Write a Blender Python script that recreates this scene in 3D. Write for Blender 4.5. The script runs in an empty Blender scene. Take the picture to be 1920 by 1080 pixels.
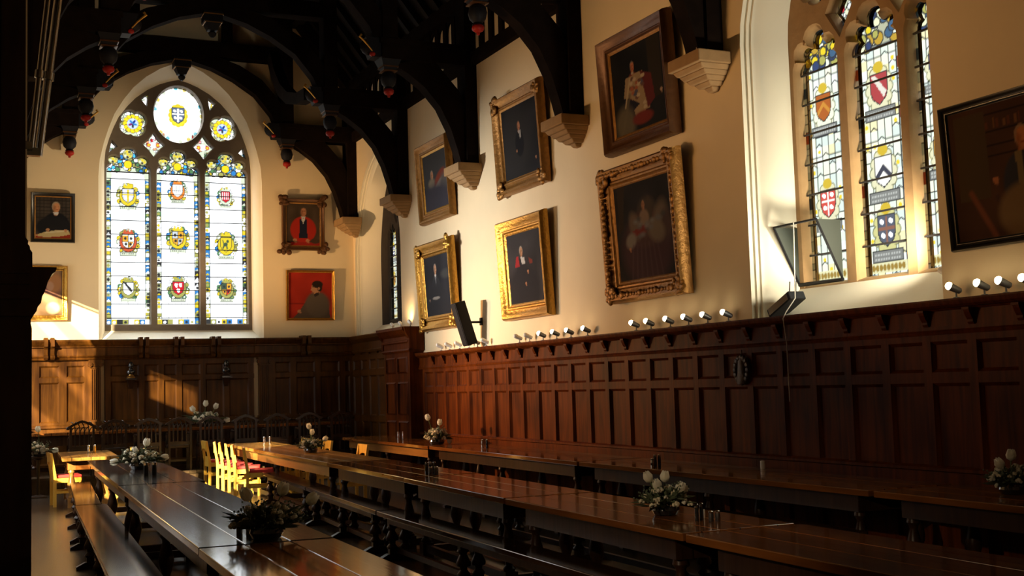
import bpy, math, random
import numpy as np
from mathutils import Vector, Matrix
from mathutils.geometry import delaunay_2d_cdt

sc = bpy.context.scene
COL = sc.collection
PI = math.pi
R = math.radians

# ------------------------------------------------------------------ camera, sky, sun, daylight, exposure
YAW, PITCH, ROLL = R(25.0381), R(4.5985), R(-1.6842)
EYE = Vector((0.0, 0.0, 1.65))
fw = Vector((math.sin(YAW) * math.cos(PITCH), math.cos(YAW) * math.cos(PITCH), math.sin(PITCH)))
r0 = Vector((math.cos(YAW), -math.sin(YAW), 0.0))
u0 = r0.cross(fw)
rt = math.cos(ROLL) * r0 + math.sin(ROLL) * u0
up = -math.sin(ROLL) * r0 + math.cos(ROLL) * u0
cd = bpy.data.cameras.new('camera')
cd.sensor_fit = 'HORIZONTAL'
cd.sensor_width = 36.0
cd.lens = 2244.53 / 1920 * 36.0
cd.clip_start = 0.05
cd.clip_end = 200
cam = bpy.data.objects.new('camera', cd)
cam.matrix_world = Matrix(((rt.x, up.x, -fw.x, EYE.x), (rt.y, up.y, -fw.y, EYE.y), (rt.z, up.z, -fw.z, EYE.z), (0, 0, 0, 1)))
COL.objects.link(cam)
sc.camera = cam

sc.view_settings.view_transform = 'Standard'
sc.view_settings.look = 'None'
sc.view_settings.gamma = 1.0
sc.view_settings.use_curve_mapping = False
sc.view_settings.exposure = 0.38

SKY = 2.2
wd = bpy.data.worlds.new('sky')
sc.world = wd
wd.use_nodes = True
bg = wd.node_tree.nodes['Background']
bg.inputs['Color'].default_value = (0.93, 0.97, 1.0, 1)
# overcast sky: brighter overhead than at the horizon
_n, _l = wd.node_tree.nodes, wd.node_tree.links
_tc = _n.new('ShaderNodeTexCoord')
_sp = _n.new('ShaderNodeSeparateXYZ')
_mr = _n.new('ShaderNodeMapRange')
_mr.inputs['From Min'].default_value = 0.32
_mr.inputs['From Max'].default_value = 0.8
_mr.inputs['To Min'].default_value = SKY
_mr.inputs['To Max'].default_value = SKY * 6.0
_l.new(_tc.outputs['Generated'], _sp.inputs['Vector'])
_l.new(_sp.outputs['Z'], _mr.inputs['Value'])
_l.new(_mr.outputs['Result'], bg.inputs['Strength'])

sl = bpy.data.lights.new('sun', 'SUN')
sl.energy = 26.0
sl.angle = R(0.9)
sl.color = (1.0, 0.82, 0.50)
sun = bpy.data.objects.new('sun', sl)
SUN_DX, SUN_DY, SUN_DZ = 0.90, 1.0, -0.38
sun.rotation_euler = Vector((SUN_DX, SUN_DY, SUN_DZ)).to_track_quat('-Z', 'Y').to_euler()
sun.location = (-10, 10, 12)
COL.objects.link(sun)


def portal(name, loc, target, w, h):
    l = bpy.data.lights.new(name, 'AREA')
    l.shape = 'RECTANGLE'
    l.size = w
    l.size_y = h
    l.cycles.is_portal = True
    o = bpy.data.objects.new(name, l)
    o.location = loc
    o.rotation_euler = (Vector(target) - Vector(loc)).to_track_quat('-Z', 'Y').to_euler()
    COL.objects.link(o)


portal('window_portal', (4.09, 24.75, 5.5), (4.09, 0, 5.5), 3.0, 5.4)
portal('window_portal', (8.5, 8.98, 4.6), (0, 8.98, 4.6), 2.6, 4.4)
portal('window_portal', (8.5, 22.55, 4.6), (0, 22.55, 4.6), 2.2, 3.8)

# ------------------------------------------------------------------ helpers
XL, XR, YE = 0.50, 7.60, 24.10        # left wall, right wall, end wall (plaster faces)
XC = 4.06


class MB:
    """collects shapes, builds ONE mesh object"""

    def __init__(s, M=None):
        s.v, s.f, s.M = [], [], M

    def add(s, vs, fs):
        o = len(s.v)
        if s.M is not None:
            vs = [s.M @ Vector(p) for p in vs]
        s.v += [tuple(p) for p in vs]
        s.f += [tuple(i + o for i in f) for f in fs]
        return s

    def box(s, x0, x1, y0, y1, z0, z1):
        if x0 > x1: x0, x1 = x1, x0
        if y0 > y1: y0, y1 = y1, y0
        if z0 > z1: z0, z1 = z1, z0
        return s.add([(x0, y0, z0), (x1, y0, z0), (x1, y1, z0), (x0, y1, z0), (x0, y0, z1), (x1, y0, z1), (x1, y1, z1), (x0, y1, z1)],
                     [(0, 3, 2, 1), (4, 5, 6, 7), (0, 1, 5, 4), (1, 2, 6, 5), (2, 3, 7, 6), (3, 0, 4, 7)])

    def taper(s, c0, s0, c1, s1):
        """box whose bottom rectangle (centre c0, half sizes s0) tapers to the top one (c1, s1)"""
        (x, y, z), (a, b) = c0, s0
        (p, q, w), (c, d) = c1, s1
        return s.add([(x - a, y - b, z), (x + a, y - b, z), (x + a, y + b, z), (x - a, y + b, z), (p - c, q - d, w), (p + c, q - d, w), (p + c, q + d, w), (p - c, q + d, w)],
                     [(0, 3, 2, 1), (4, 5, 6, 7), (0, 1, 5, 4), (1, 2, 6, 5), (2, 3, 7, 6), (3, 0, 4, 7)])

    def prism(s, poly, a0, a1, axis='y'):
        n = len(poly)
        mk = {'y': lambda p, a: (p[0], a, p[1]), 'x': lambda p, a: (a, p[0], p[1]), 'z': lambda p, a: (p[0], p[1], a)}[axis]
        vs = [mk(p, a0) for p in poly] + [mk(p, a1) for p in poly]
        fs = [tuple(range(n)), tuple(range(2 * n - 1, n - 1, -1))]
        fs += [(i, n + i, n + (i + 1) % n, (i + 1) % n) for i in range(n)]
        return s.add(vs, fs)

    def strip(s, inner, outer, a0, a1, axis='y'):
        """bar between two polylines of equal length (curved braces)"""
        mk = {'y': lambda p, a: (p[0], a, p[1]), 'x': lambda p, a: (a, p[0], p[1]), 'z': lambda p, a: (p[0], p[1], a)}[axis]
        n = len(inner)
        vs = []
        for p, q in zip(inner, outer):
            vs += [mk(p, a0), mk(q, a0), mk(q, a1), mk(p, a1)]
        fs = [(0, 1, 2, 3), (4 * n - 1, 4 * n - 2, 4 * n - 3, 4 * n - 4)]
        for i in range(n - 1):
            b = 4 * i
            for k in range(4):
                fs.append((b + k, b + 4 + k, b + 4 + (k + 1) % 4, b + (k + 1) % 4))
        return s.add(vs, fs)

    def tube(s, pts, r, n=8, caps=True):
        pts = [Vector(p) for p in pts]
        rs = r if isinstance(r, (list, tuple)) else [r] * len(pts)
        vs, fs = [], []
        ref = None
        for i, p in enumerate(pts):
            t = (pts[min(i + 1, len(pts) - 1)] - pts[max(i - 1, 0)])
            t = t.normalized() if t.length > 1e-9 else Vector((0, 0, 1))
            if ref is None:
                ref = Vector((0, 0, 1)) if abs(t.z) < 0.9 else Vector((1, 0, 0))
            a = (ref - t * ref.dot(t)).normalized()
            ref = a
            b = t.cross(a)
            for k in range(n):
                th = 2 * PI * k / n
                vs.append(p + (a * math.cos(th) + b * math.sin(th)) * rs[i])
        for i in range(len(pts) - 1):
            for k in range(n):
                fs.append((i * n + k, i * n + (k + 1) % n, (i + 1) * n + (k + 1) % n, (i + 1) * n + k))
        if caps:
            fs.append(tuple(range(n - 1, -1, -1)))
            fs.append(tuple((len(pts) - 1) * n + k for k in range(n)))
        return s.add(vs, fs)

    def lathe(s, prof, c=(0, 0, 0), n=16, sx=1.0, sy=1.0):
        vs, fs = [], []
        m = len(prof)
        for r, z in prof:
            for k in range(n):
                th = 2 * PI * k / n
                vs.append((c[0] + r * sx * math.cos(th), c[1] + r * sy * math.sin(th), c[2] + z))
        for i in range(m - 1):
            for k in range(n):
                fs.append((i * n + k, i * n + (k + 1) % n, (i + 1) * n + (k + 1) % n, (i + 1) * n + k))
        fs.append(tuple(range(n - 1, -1, -1)))
        fs.append(tuple((m - 1) * n + k for k in range(n)))
        return s.add(vs, fs)

    def ball(s, c, rx, ry=None, rz=None, n=10, m=7):
        ry = rx if ry is None else ry
        rz = rx if rz is None else rz
        vs, fs = [(c[0], c[1], c[2] - rz)], []
        for i in range(1, m):
            ph = -PI / 2 + PI * i / m
            for k in range(n):
                th = 2 * PI * k / n
                vs.append((c[0] + rx * math.cos(ph) * math.cos(th), c[1] + ry * math.cos(ph) * math.sin(th), c[2] + rz * math.sin(ph)))
        vs.append((c[0], c[1], c[2] + rz))
        top = len(vs) - 1
        for k in range(n):
            fs.append((0, 1 + (k + 1) % n, 1 + k))
            fs.append((top, 1 + (m - 2) * n + k, 1 + (m - 2) * n + (k + 1) % n))
        for i in range(m - 2):
            for k in range(n):
                a = 1 + i * n
                fs.append((a + k, a + (k + 1) % n, a + n + (k + 1) % n, a + n + k))
        return s.add(vs, fs)

    def loft(s, loops, closed=True):
        n = len(loops[0])
        vs = [p for l in loops for p in l]
        fs = []
        for i in range(len(loops) - 1):
            for k in range(n if closed else n - 1):
                fs.append((i * n + k, i * n + (k + 1) % n, (i + 1) * n + (k + 1) % n, (i + 1) * n + k))
        return s.add(vs, fs)

    def sheet(s, outer, holes, to3):
        """flat polygon with holes; to3 maps (a, b) to a point"""
        pts, eds = [], []
        for l in [outer] + list(holes):
            o = len(pts)
            pts += [Vector((p[0], p[1])) for p in l]
            eds += [(o + i, o + (i + 1) % len(l)) for i in range(len(l))]
        co, _, fa = delaunay_2d_cdt(pts, eds, [], 0, 1e-5)[:3]

        def inside(x, y, P):
            c = False
            for i in range(len(P)):
                (ax, ay), (bx, by) = P[i - 1], P[i]
                if (ay > y) != (by > y) and x < (bx - ax) * (y - ay) / (by - ay) + ax:
                    c = not c
            return c
        keep = []
        for f in fa:
            x, y = sum(co[i].x for i in f) / len(f), sum(co[i].y for i in f) / len(f)
            if inside(x, y, outer) and not any(inside(x, y, h) for h in holes):
                keep.append(f)
        fa = keep
        return s.add([to3(p.x, p.y) for p in co], [tuple(f) for f in fa])

    def build(s, name, mat, parent=None, smooth=False, bevel=0.0, kind=None, label=None):
        me = bpy.data.meshes.new(name)
        me.from_pydata(s.v, [], s.f)
        me.update()
        o = bpy.data.objects.new(name, me)
        COL.objects.link(o)
        me.materials.append(mat)
        if smooth:
            me.shade_smooth()
            me.set_sharp_from_angle(angle=R(40))
        if bevel:
            b = o.modifiers.new('edge', 'BEVEL')
            b.width = bevel
            b.segments = 2
            b.limit_method = 'ANGLE'
            b.angle_limit = R(50)
        if parent is not None:
            o.parent = parent
        if kind:
            o['kind'] = kind
        if label:
            o['label'] = label
        return o


def empty(name, loc=(0, 0, 0), rz=0.0, label=None, cat=None, group=None, kind=None):
    o = bpy.data.objects.new(name, None)
    o.empty_display_size = 0.1
    COL.objects.link(o)
    o.location = loc
    o.rotation_euler = (0, 0, rz)
    tag(o, label, cat, group, kind)
    return o


def tag(o, label=None, cat=None, group=None, kind=None):
    if label: o['label'] = label
    if cat: o['category'] = cat
    if group: o['group'] = group
    if kind: o['kind'] = kind
    return o


def dup(root, loc, rz=0.0, label=None, group=None):
    r = root.copy()
    COL.objects.link(r)
    r.location = loc
    r.rotation_euler = (0, 0, rz)
    if label: r['label'] = label
    if group: r['group'] = group
    for ch in list(root.children):
        c = ch.copy()
        COL.objects.link(c)
        c.parent = r
        for g in list(ch.children):
            d = g.copy()
            COL.objects.link(d)
            d.parent = c
    return r


ORD = ['first', 'second', 'third', 'fourth', 'fifth', 'sixth', 'seventh', 'eighth', 'ninth', 'tenth', 'eleventh', 'twelfth']
# wall-local frames: local x runs along the wall to the viewer's right, local y points out of the room, z up
M_END = Matrix.Translation((0, YE, 0))
M_RIGHT = Matrix(((0, 1, 0, XR), (-1, 0, 0, 0), (0, 0, 1, 0), (0, 0, 0, 1)))      # local x = -world y


# ------------------------------------------------------------------ materials
def new_mat(name):
    m = bpy.data.materials.new(name)
    m.use_nodes = True
    return m, m.node_tree.nodes, m.node_tree.links, m.node_tree.nodes['Principled BSDF']


def plain(name, col, rough=0.5, metal=0.0, coat=0.0, spec=0.5, noise=0.0, nscale=8.0, bump=0.0):
    m, n, l, b = new_mat(name)
    b.inputs['Base Color'].default_value = (*col, 1)
    b.inputs['Roughness'].default_value = rough
    b.inputs['Metallic'].default_value = metal
    b.inputs['Coat Weight'].default_value = coat
    b.inputs['Specular IOR Level'].default_value = spec
    if noise or bump:
        tc = n.new('ShaderNodeTexCoord')
        nz = n.new('ShaderNodeTexNoise')
        nz.inputs['Scale'].default_value = nscale
        nz.inputs['Detail'].default_value = 5
        l.new(tc.outputs['Object'], nz.inputs['Vector'])
        if noise:
            mx = n.new('ShaderNodeMix')
            mx.data_type = 'RGBA'
            mx.inputs['A'].default_value = (*[c * (1 - noise) for c in col], 1)
            mx.inputs['B'].default_value = (*[min(1, c * (1 + noise)) for c in col], 1)
            l.new(nz.outputs['Fac'], mx.inputs['Factor'])
            l.new(mx.outputs['Result'], b.inputs['Base Color'])
        if bump:
            bp = n.new('ShaderNodeBump')
            bp.inputs['Strength'].default_value = bump
            bp.inputs['Distance'].default_value = 0.02
            l.new(nz.outputs['Fac'], bp.inputs['Height'])
            l.new(bp.outputs['Normal'], b.inputs['Normal'])
    return m


def wood(name, dark, light, rough=0.35, scale=(14, 14, 1.2), coat=0.0, planks=0.0, plank_axis=0, bump=0.15, var=0.35, spec=0.5):
    """stretched-noise grain along local z (scale small = long grain); optional plank seams along plank_axis"""
    m, n, l, b = new_mat(name)
    tc = n.new('ShaderNodeTexCoord')
    mp = n.new('ShaderNodeMapping')
    mp.inputs['Scale'].default_value = scale
    l.new(tc.outputs['Object'], mp.inputs['Vector'])
    nz = n.new('ShaderNodeTexNoise')
    nz.inputs['Scale'].default_value = 1.0
    nz.inputs['Detail'].default_value = 6
    nz.inputs['Distortion'].default_value = 0.6
    l.new(mp.outputs['Vector'], nz.inputs['Vector'])
    big = n.new('ShaderNodeTexNoise')
    big.inputs['Scale'].default_value = 1.7
    l.new(tc.outputs['Object'], big.inputs['Vector'])
    add = n.new('ShaderNodeMath')
    add.operation = 'MULTIPLY_ADD'
    add.inputs[1].default_value = var * 2
    l.new(big.outputs['Fac'], add.inputs[0])
    l.new(nz.outputs['Fac'], add.inputs[2])
    rp = n.new('ShaderNodeMapRange')
    rp.inputs['From Min'].default_value = 0.35 + var * 0.7
    rp.inputs['From Max'].default_value = 0.65 + var * 1.3
    l.new(add.outputs[0], rp.inputs['Value'])
    mx = n.new('ShaderNodeMix')
    mx.data_type = 'RGBA'
    mx.inputs['A'].default_value = (*dark, 1)
    mx.inputs['B'].default_value = (*light, 1)
    l.new(rp.outputs['Result'], mx.inputs['Factor'])
    colour = mx.outputs['Result']
    height = nz.outputs['Fac']
    if planks:
        sp = n.new('ShaderNodeSeparateXYZ')
        l.new(tc.outputs['Object'], sp.inputs['Vector'])
        dv = n.new('ShaderNodeMath')
        dv.operation = 'DIVIDE'
        dv.inputs[1].default_value = planks
        l.new(sp.outputs[plank_axis], dv.inputs[0])
        fr = n.new('ShaderNodeMath')
        fr.operation = 'FRACT'
        l.new(dv.outputs[0], fr.inputs[0])
        fl = n.new('ShaderNodeMath')
        fl.operation = 'FLOOR'
        l.new(dv.outputs[0], fl.inputs[0])
        wn = n.new('ShaderNodeTexWhiteNoise')
        wn.noise_dimensions = '1D'
        l.new(fl.outputs[0], wn.inputs['W'])
        seam = n.new('ShaderNodeMath')
        seam.operation = 'GREATER_THAN'
        seam.inputs[1].default_value = 0.035
        l.new(fr.outputs[0], seam.inputs[0])
        tint = n.new('ShaderNodeMapRange')
        tint.inputs['To Min'].default_value = 0.75
        tint.inputs['To Max'].default_value = 1.2
        l.new(wn.outputs['Value'], tint.inputs['Value'])
        ml = n.new('ShaderNodeMath')
        ml.operation = 'MULTIPLY'
        l.new(seam.outputs[0], ml.inputs[0])
        l.new(tint.outputs[0], ml.inputs[1])
        mc = n.new('ShaderNodeMix')
        mc.data_type = 'RGBA'
        mc.blend_type = 'MULTIPLY'
        mc.inputs['Factor'].default_value = 1.0
        l.new(colour, mc.inputs['A'])
        l.new(ml.outputs[0], mc.inputs['B'])
        colour = mc.outputs['Result']
        hh = n.new('ShaderNodeMath')
        hh.operation = 'ADD'
        l.new(seam.outputs[0], hh.inputs[0])
        l.new(nz.outputs['Fac'], hh.inputs[1])
        height = hh.outputs[0]
    l.new(colour, b.inputs['Base Color'])
    b.inputs['Roughness'].default_value = rough
    b.inputs['Specular IOR Level'].default_value = spec
    b.inputs['Coat Weight'].default_value = coat
    b.inputs['Coat Roughness'].default_value = 0.12
    bp = n.new('ShaderNodeBump')
    bp.inputs['Strength'].default_value = bump
    bp.inputs['Distance'].default_value = 0.01
    l.new(height, bp.inputs['Height'])
    l.new(bp.outputs['Normal'], b.inputs['Normal'])
    return m


def painted(name, rough=0.45):
    m, n, l, b = new_mat(name)
    a = n.new('ShaderNodeVertexColor')
    a.layer_name = 'Col'
    l.new(a.outputs['Color'], b.inputs['Base Color'])
    b.inputs['Roughness'].default_value = rough
    b.inputs['Specular IOR Level'].default_value = 0.06
    return m


def stained(name):
    m, n, l, b = new_mat(name)
    n.remove(b)
    a = n.new('ShaderNodeVertexColor')
    a.layer_name = 'Col'
    t = n.new('ShaderNodeBsdfTransparent')
    g = n.new('ShaderNodeBsdfGlossy')
    g.inputs['Roughness'].default_value = 0.15
    g.inputs['Color'].default_value = (0.5, 0.5, 0.5, 1)
    mx = n.new('ShaderNodeMixShader')
    mx.inputs['Fac'].default_value = 0.02
    l.new(a.outputs['Color'], t.inputs['Color'])
    l.new(t.outputs[0], mx.inputs[1])
    l.new(g.outputs[0], mx.inputs[2])
    l.new(mx.outputs[0], n['Material Output'].inputs['Surface'])
    return m


def glow(name, col, s):
    m, n, l, b = new_mat(name)
    b.inputs['Base Color'].default_value = (1, 0.9, 0.7, 1)
    b.inputs['Emission Color'].default_value = (*col, 1)
    b.inputs['Emission Strength'].default_value = s
    return m


PLASTER = plain('cream_plaster', (0.80, 0.65, 0.42), 0.85, noise=0.05, nscale=2.5, bump=0.05)
REVEAL = plain('pale_plaster', (0.82, 0.77, 0.62), 0.8, noise=0.04, nscale=3, bump=0.04)
STONE = plain('tan_stone', (0.32, 0.19, 0.08), 0.85, noise=0.22, nscale=9, bump=0.3)
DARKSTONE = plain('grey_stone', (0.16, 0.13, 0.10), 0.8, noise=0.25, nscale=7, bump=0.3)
PANEL = wood('panelling_oak', (0.042, 0.0085, 0.001), (0.14, 0.030, 0.0028), 0.45, (16, 16, 1.3), coat=0.0, spec=0.06)
PANEL_END = wood('end_panelling_oak', (0.034, 0.0105, 0.0016), (0.105, 0.038, 0.0045), 0.42, (16, 16, 1.3), coat=0.0, spec=0.2)
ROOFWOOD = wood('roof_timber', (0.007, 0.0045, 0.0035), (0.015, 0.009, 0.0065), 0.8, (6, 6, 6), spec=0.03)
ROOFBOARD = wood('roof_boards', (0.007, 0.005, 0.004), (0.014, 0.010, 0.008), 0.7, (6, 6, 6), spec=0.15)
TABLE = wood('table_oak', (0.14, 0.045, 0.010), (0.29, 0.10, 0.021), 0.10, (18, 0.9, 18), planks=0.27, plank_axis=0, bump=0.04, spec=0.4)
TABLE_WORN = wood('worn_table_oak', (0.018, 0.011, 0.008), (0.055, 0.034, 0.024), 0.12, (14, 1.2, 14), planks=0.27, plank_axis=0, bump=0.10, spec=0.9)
TABLE_SUNLIT = wood('sunlit_table_oak', (0.24, 0.11, 0.022), (0.40, 0.20, 0.045), 0.2, (18, 0.9, 18), planks=0.27, plank_axis=0, bump=0.05, spec=0.35)  # lighter copy of the table oak; sunlight put into the tops' colour
FRAMEWOOD = wood('table_frame_oak', (0.016, 0.006, 0.003), (0.045, 0.018, 0.007), 0.36, (16, 16, 1.5), spec=0.2)
FRAMEWOOD_LIT = wood('lit_frame_oak', (0.20, 0.085, 0.018), (0.34, 0.16, 0.035), 0.35, (16, 1.5, 16))  # lighter copy of the frame oak; warm glow put into its colour
BENCH = wood('bench_oak', (0.022, 0.009, 0.005), (0.06, 0.025, 0.011), 0.10, (18, 0.9, 18), bump=0.015, spec=0.9)
FLOORMAT = wood('floor_boards', (0.030, 0.018, 0.009), (0.070, 0.046, 0.025), 0.27, (14, 0.7, 14), planks=0.12, plank_axis=0, bump=0.03)
BLONDE = wood('blonde_beech', (0.56, 0.31, 0.035), (0.70, 0.43, 0.065), 0.4, (20, 20, 2), bump=0.04)
EBONY = wood('dark_chair_wood', (0.014, 0.007, 0.004), (0.035, 0.016, 0.009), 0.28, (16, 16, 2))
REDPAD = plain('red_fabric', (0.55, 0.035, 0.03), 0.8, noise=0.15, nscale=60)
GILT = plain('gilt', (0.46, 0.24, 0.04), 0.36, 0.85, noise=0.35, nscale=24, bump=0.5)
GILT_DULL = plain('dull_gilt', (0.30, 0.14, 0.028), 0.45, 0.6, noise=0.4, nscale=20, bump=0.5)
GILT_BROWN = plain('brown_gilt', (0.11, 0.045, 0.014), 0.42, 0.35, noise=0.3, nscale=16, bump=0.3)
BLACKFRAME = plain('black_lacquer', (0.014, 0.012, 0.010), 0.35)
CANVAS = painted('oil_paint', 0.7)
GLASS = stained('stained_glass')
LEAD = plain('lead', (0.015, 0.015, 0.016), 0.6)
IRON = plain('black_iron', (0.010, 0.010, 0.011), 0.55, 0.1, spec=0.2)
GREYMETAL = plain('grey_metal', (0.16, 0.17, 0.18), 0.45, 0.5)
POLISHED = plain('polished_metal', (0.45, 0.45, 0.46), 0.16, 1.0)
CHROME = plain('chrome', (0.75, 0.75, 0.76), 0.12, 1.0)
WHITEMETAL = plain('white_enamel', (0.82, 0.80, 0.76), 0.35)
BRASS = plain('brass', (0.62, 0.36, 0.10), 0.3, 0.9)
BLACKPLASTIC = plain('black_plastic', (0.008, 0.008, 0.008), 0.5, spec=0.15)
DARKGLASS = plain('dark_glass', (0.02, 0.02, 0.022), 0.08, 0.0, coat=1.0)
REDPAINT = plain('red_paint', (0.30, 0.014, 0.008), 0.5, spec=0.2)
GILDPAINT = plain('gilded_paint', (0.80, 0.42, 0.08), 0.32, 0.7)
BLUEPAINT = plain('blue_black_paint', (0.010, 0.010, 0.014), 0.6, spec=0.15)
PETAL = plain('white_petal', (0.86, 0.84, 0.74), 0.55)
_n, _l = PETAL.node_tree.nodes, PETAL.node_tree.links
_t = _n.new('ShaderNodeBsdfTranslucent')
_t.inputs['Color'].default_value = (0.9, 0.86, 0.72, 1)
_m = _n.new('ShaderNodeMixShader')
_m.inputs['Fac'].default_value = 0.45
_l.new(_n['Principled BSDF'].outputs[0], _m.inputs[1])
_l.new(_t.outputs[0], _m.inputs[2])
_l.new(_m.outputs[0], _n['Material Output'].inputs['Surface'])
CREAMPETAL = plain('cream_petal', (0.62, 0.56, 0.40), 0.6, noise=0.2, nscale=60)
LEAF = plain('grey_green_leaf', (0.085, 0.11, 0.06), 0.55, noise=0.4, nscale=30)
STEM = plain('green_stem', (0.10, 0.16, 0.05), 0.5)
ROPE = plain('white_cord', (0.62, 0.58, 0.50), 0.8)
WREATH = plain('carved_trophy_wood', (0.05, 0.025, 0.014), 0.5, noise=0.4, nscale=30, bump=0.4)
BULB = glow('lit_bulb', (1.0, 0.80, 0.48), 16.0)
BULB_WHITE = plain('unlit_bulb', (0.85, 0.83, 0.78), 0.25)
PEWTER = plain('pewter', (0.20, 0.20, 0.21), 0.25, 0.9)


# ------------------------------------------------------------------ painted sheets (oil paintings, stained glass)
class Art:
    """colours on a w x h metre sheet; x to the viewer's right, y up, both 0..1"""

    def __init__(s, w, h, px, bgc=(0, 0, 0)):
        s.w, s.h = w, h
        s.nx, s.ny = max(2, int(w / px)), max(2, int(h / px))
        gx, gy = np.linspace(0, 1, s.nx + 1), np.linspace(0, 1, s.ny + 1)
        s.X, s.Y = np.meshgrid(gx, gy)
        s.c = np.zeros(s.X.shape + (3,)) + np.array(bgc, float)

    def mix(s, a, col):
        a = np.clip(a, 0, 1)[..., None]
        s.c = s.c * (1 - a) + np.array(col, float) * a
        return s

    def ell(s, cx, cy, rx, ry, col, soft=0.18, rot=0.0, a=1.0):
        dx, dy = (s.X - cx) * s.w, (s.Y - cy) * s.h
        ct, st = math.cos(rot), math.sin(rot)
        px, py = dx * ct + dy * st, -dx * st + dy * ct
        d = np.sqrt((px / (rx * s.w)) ** 2 + (py / (ry * s.h)) ** 2)
        return s.mix(a * (1 + soft - d) / (soft + 1e-6) if soft > 0 else a * (d < 1), col)

    def ring(s, cx, cy, rx, ry, wid, col):
        d = np.sqrt(((s.X - cx) / rx) ** 2 + ((s.Y - cy) / ry) ** 2)
        return s.mix((np.abs(d - 1) < wid).astype(float), col)

    def rect(s, x0, y0, x1, y1, col, a=1.0):
        return s.mix(a * ((s.X >= x0) & (s.X <= x1) & (s.Y >= y0) & (s.Y <= y1)), col)

    def poly(s, pts, col, a=1.0):
        m = np.zeros(s.X.shape, bool)
        n = len(pts)
        for i in range(n):
            (x0, y0), (x1, y1) = pts[i], pts[(i + 1) % n]
            if abs(y1 - y0) < 1e-12: continue
            c = ((s.Y >= min(y0, y1)) & (s.Y < max(y0, y1)))
            xi = x0 + (s.Y - y0) * (x1 - x0) / (y1 - y0)
            m ^= c & (s.X < xi)
        return s.mix(a * m, col)

    def line(s, x0, y0, x1, y1, wid, col, a=1.0):
        """wid in metres"""
        ax, ay, bx, by = x0 * s.w, y0 * s.h, x1 * s.w, y1 * s.h
        px, py = s.X * s.w, s.Y * s.h
        L2 = (bx - ax) ** 2 + (by - ay) ** 2 + 1e-12
        t = np.clip(((px - ax) * (bx - ax) + (py - ay) * (by - ay)) / L2, 0, 1)
        d = np.hypot(px - ax - t * (bx - ax), py - ay - t * (by - ay))
        return s.mix(a * np.clip(1.5 - d / (wid / 2), 0, 1), col)

    def blotch(s, amp, cells, seed):
        rng = np.random.RandomState(seed)
        g = rng.rand(cells + 2, cells + 2)
        fx, fy = s.X * cells, s.Y * cells
        ix, iy = fx.astype(int), fy.astype(int)
        tx, ty = fx - ix, fy - iy
        v = (g[iy, ix] * (1 - tx) + g[iy, ix + 1] * tx) * (1 - ty) + (g[iy + 1, ix] * (1 - tx) + g[iy + 1, ix + 1] * tx) * ty
        s.c *= (1 + amp * (v - 0.5) * 2)[..., None]
        return s

    def build(s, name, mat, parent, x0, z0, y, M=None, label=None):
        P = np.stack([x0 + s.X * s.w, np.full_like(s.X, y), z0 + s.Y * s.h], -1).reshape(-1, 3)
        if M is not None:
            A = np.array(M)
            P = P @ A[:3, :3].T + A[:3, 3]
        nx, ny = s.nx, s.ny
        i = np.arange(ny)[:, None] * (nx + 1) + np.arange(nx)[None, :]
        F = np.stack([i, i + 1, i + nx + 2, i + nx + 1], -1).reshape(-1, 4)
        me = bpy.data.meshes.new(name)
        me.vertices.add(len(P))
        me.vertices.foreach_set('co', P.astype(np.float32).ravel())
        me.loops.add(F.size)
        me.loops.foreach_set('vertex_index', F.astype(np.int32).ravel())
        me.polygons.add(len(F))
        me.polygons.foreach_set('loop_start', (np.arange(len(F)) * 4).astype(np.int32))
        me.polygons.foreach_set('loop_total', np.full(len(F), 4, np.int32))
        me.update(calc_edges=True)
        at = me.color_attributes.new('Col', 'FLOAT_COLOR', 'POINT')
        rgba = np.concatenate([np.clip(s.c, 0, 1), np.ones(s.X.shape + (1,))], -1).astype(np.float32)
        at.data.foreach_set('color', rgba.ravel())
        me.materials.append(mat)
        o = bpy.data.objects.new(name, me)
        COL.objects.link(o)
        if parent is not None: o.parent = parent
        if label: o['label'] = label
        return o


# ------------------------------------------------------------------ windows
ARCH = [(1, 0), (0.985, 0.135), (0.937, 0.275), (0.88, 0.40), (0.81, 0.525), (0.70, 0.65), (0.585, 0.755), (0.43, 0.855), (0.264, 0.93), (0.13, 0.972), (0, 1)]


def arch_loop(cx, hw, sill, spring, apex):
    pts = [(cx - hw, sill), (cx, sill), (cx + hw, sill), (cx + hw, sill + (spring - sill) * 0.5)]
    pts += [(cx + hw * a, spring + (apex - spring) * b) for a, b in ARCH]
    pts += [(cx - hw * a, spring + (apex - spring) * b) for a, b in ARCH[-2::-1]]
    pts += [(cx - hw, sill + (spring - sill) * 0.5)]
    return pts


def light_shape(cx, hw, z0, zs, zt):
    """one tracery light: rectangle with a trefoil cusped head; zs shoulder, zt top"""
    k, h = hw / 0.405, (zt - zs) / 0.46
    half = [(.405, 0.0), (.40, .05), (.37, .10), (.315, .125), (.35, .16), (.372, .21), (.36, .26), (.31, .295), (.25, .30), (.19, .275), (.135, .27),
            (.15, .32), (.145, .38), (.11, .43), (.06, .455)]
    right = [(cx + x * k, zs + z * h) for x, z in half]
    left = [(cx - x * k, zs + z * h) for x, z in reversed(half)]
    return [(cx - hw, z0), (cx + hw, z0)] + right + [(cx, zt)] + left


def ellipse(cx, cz, rx, rz, n=28):
    return [(cx + rx * math.cos(2 * PI * i / n), cz + rz * math.sin(2 * PI * i / n)) for i in range(n)]


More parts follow.
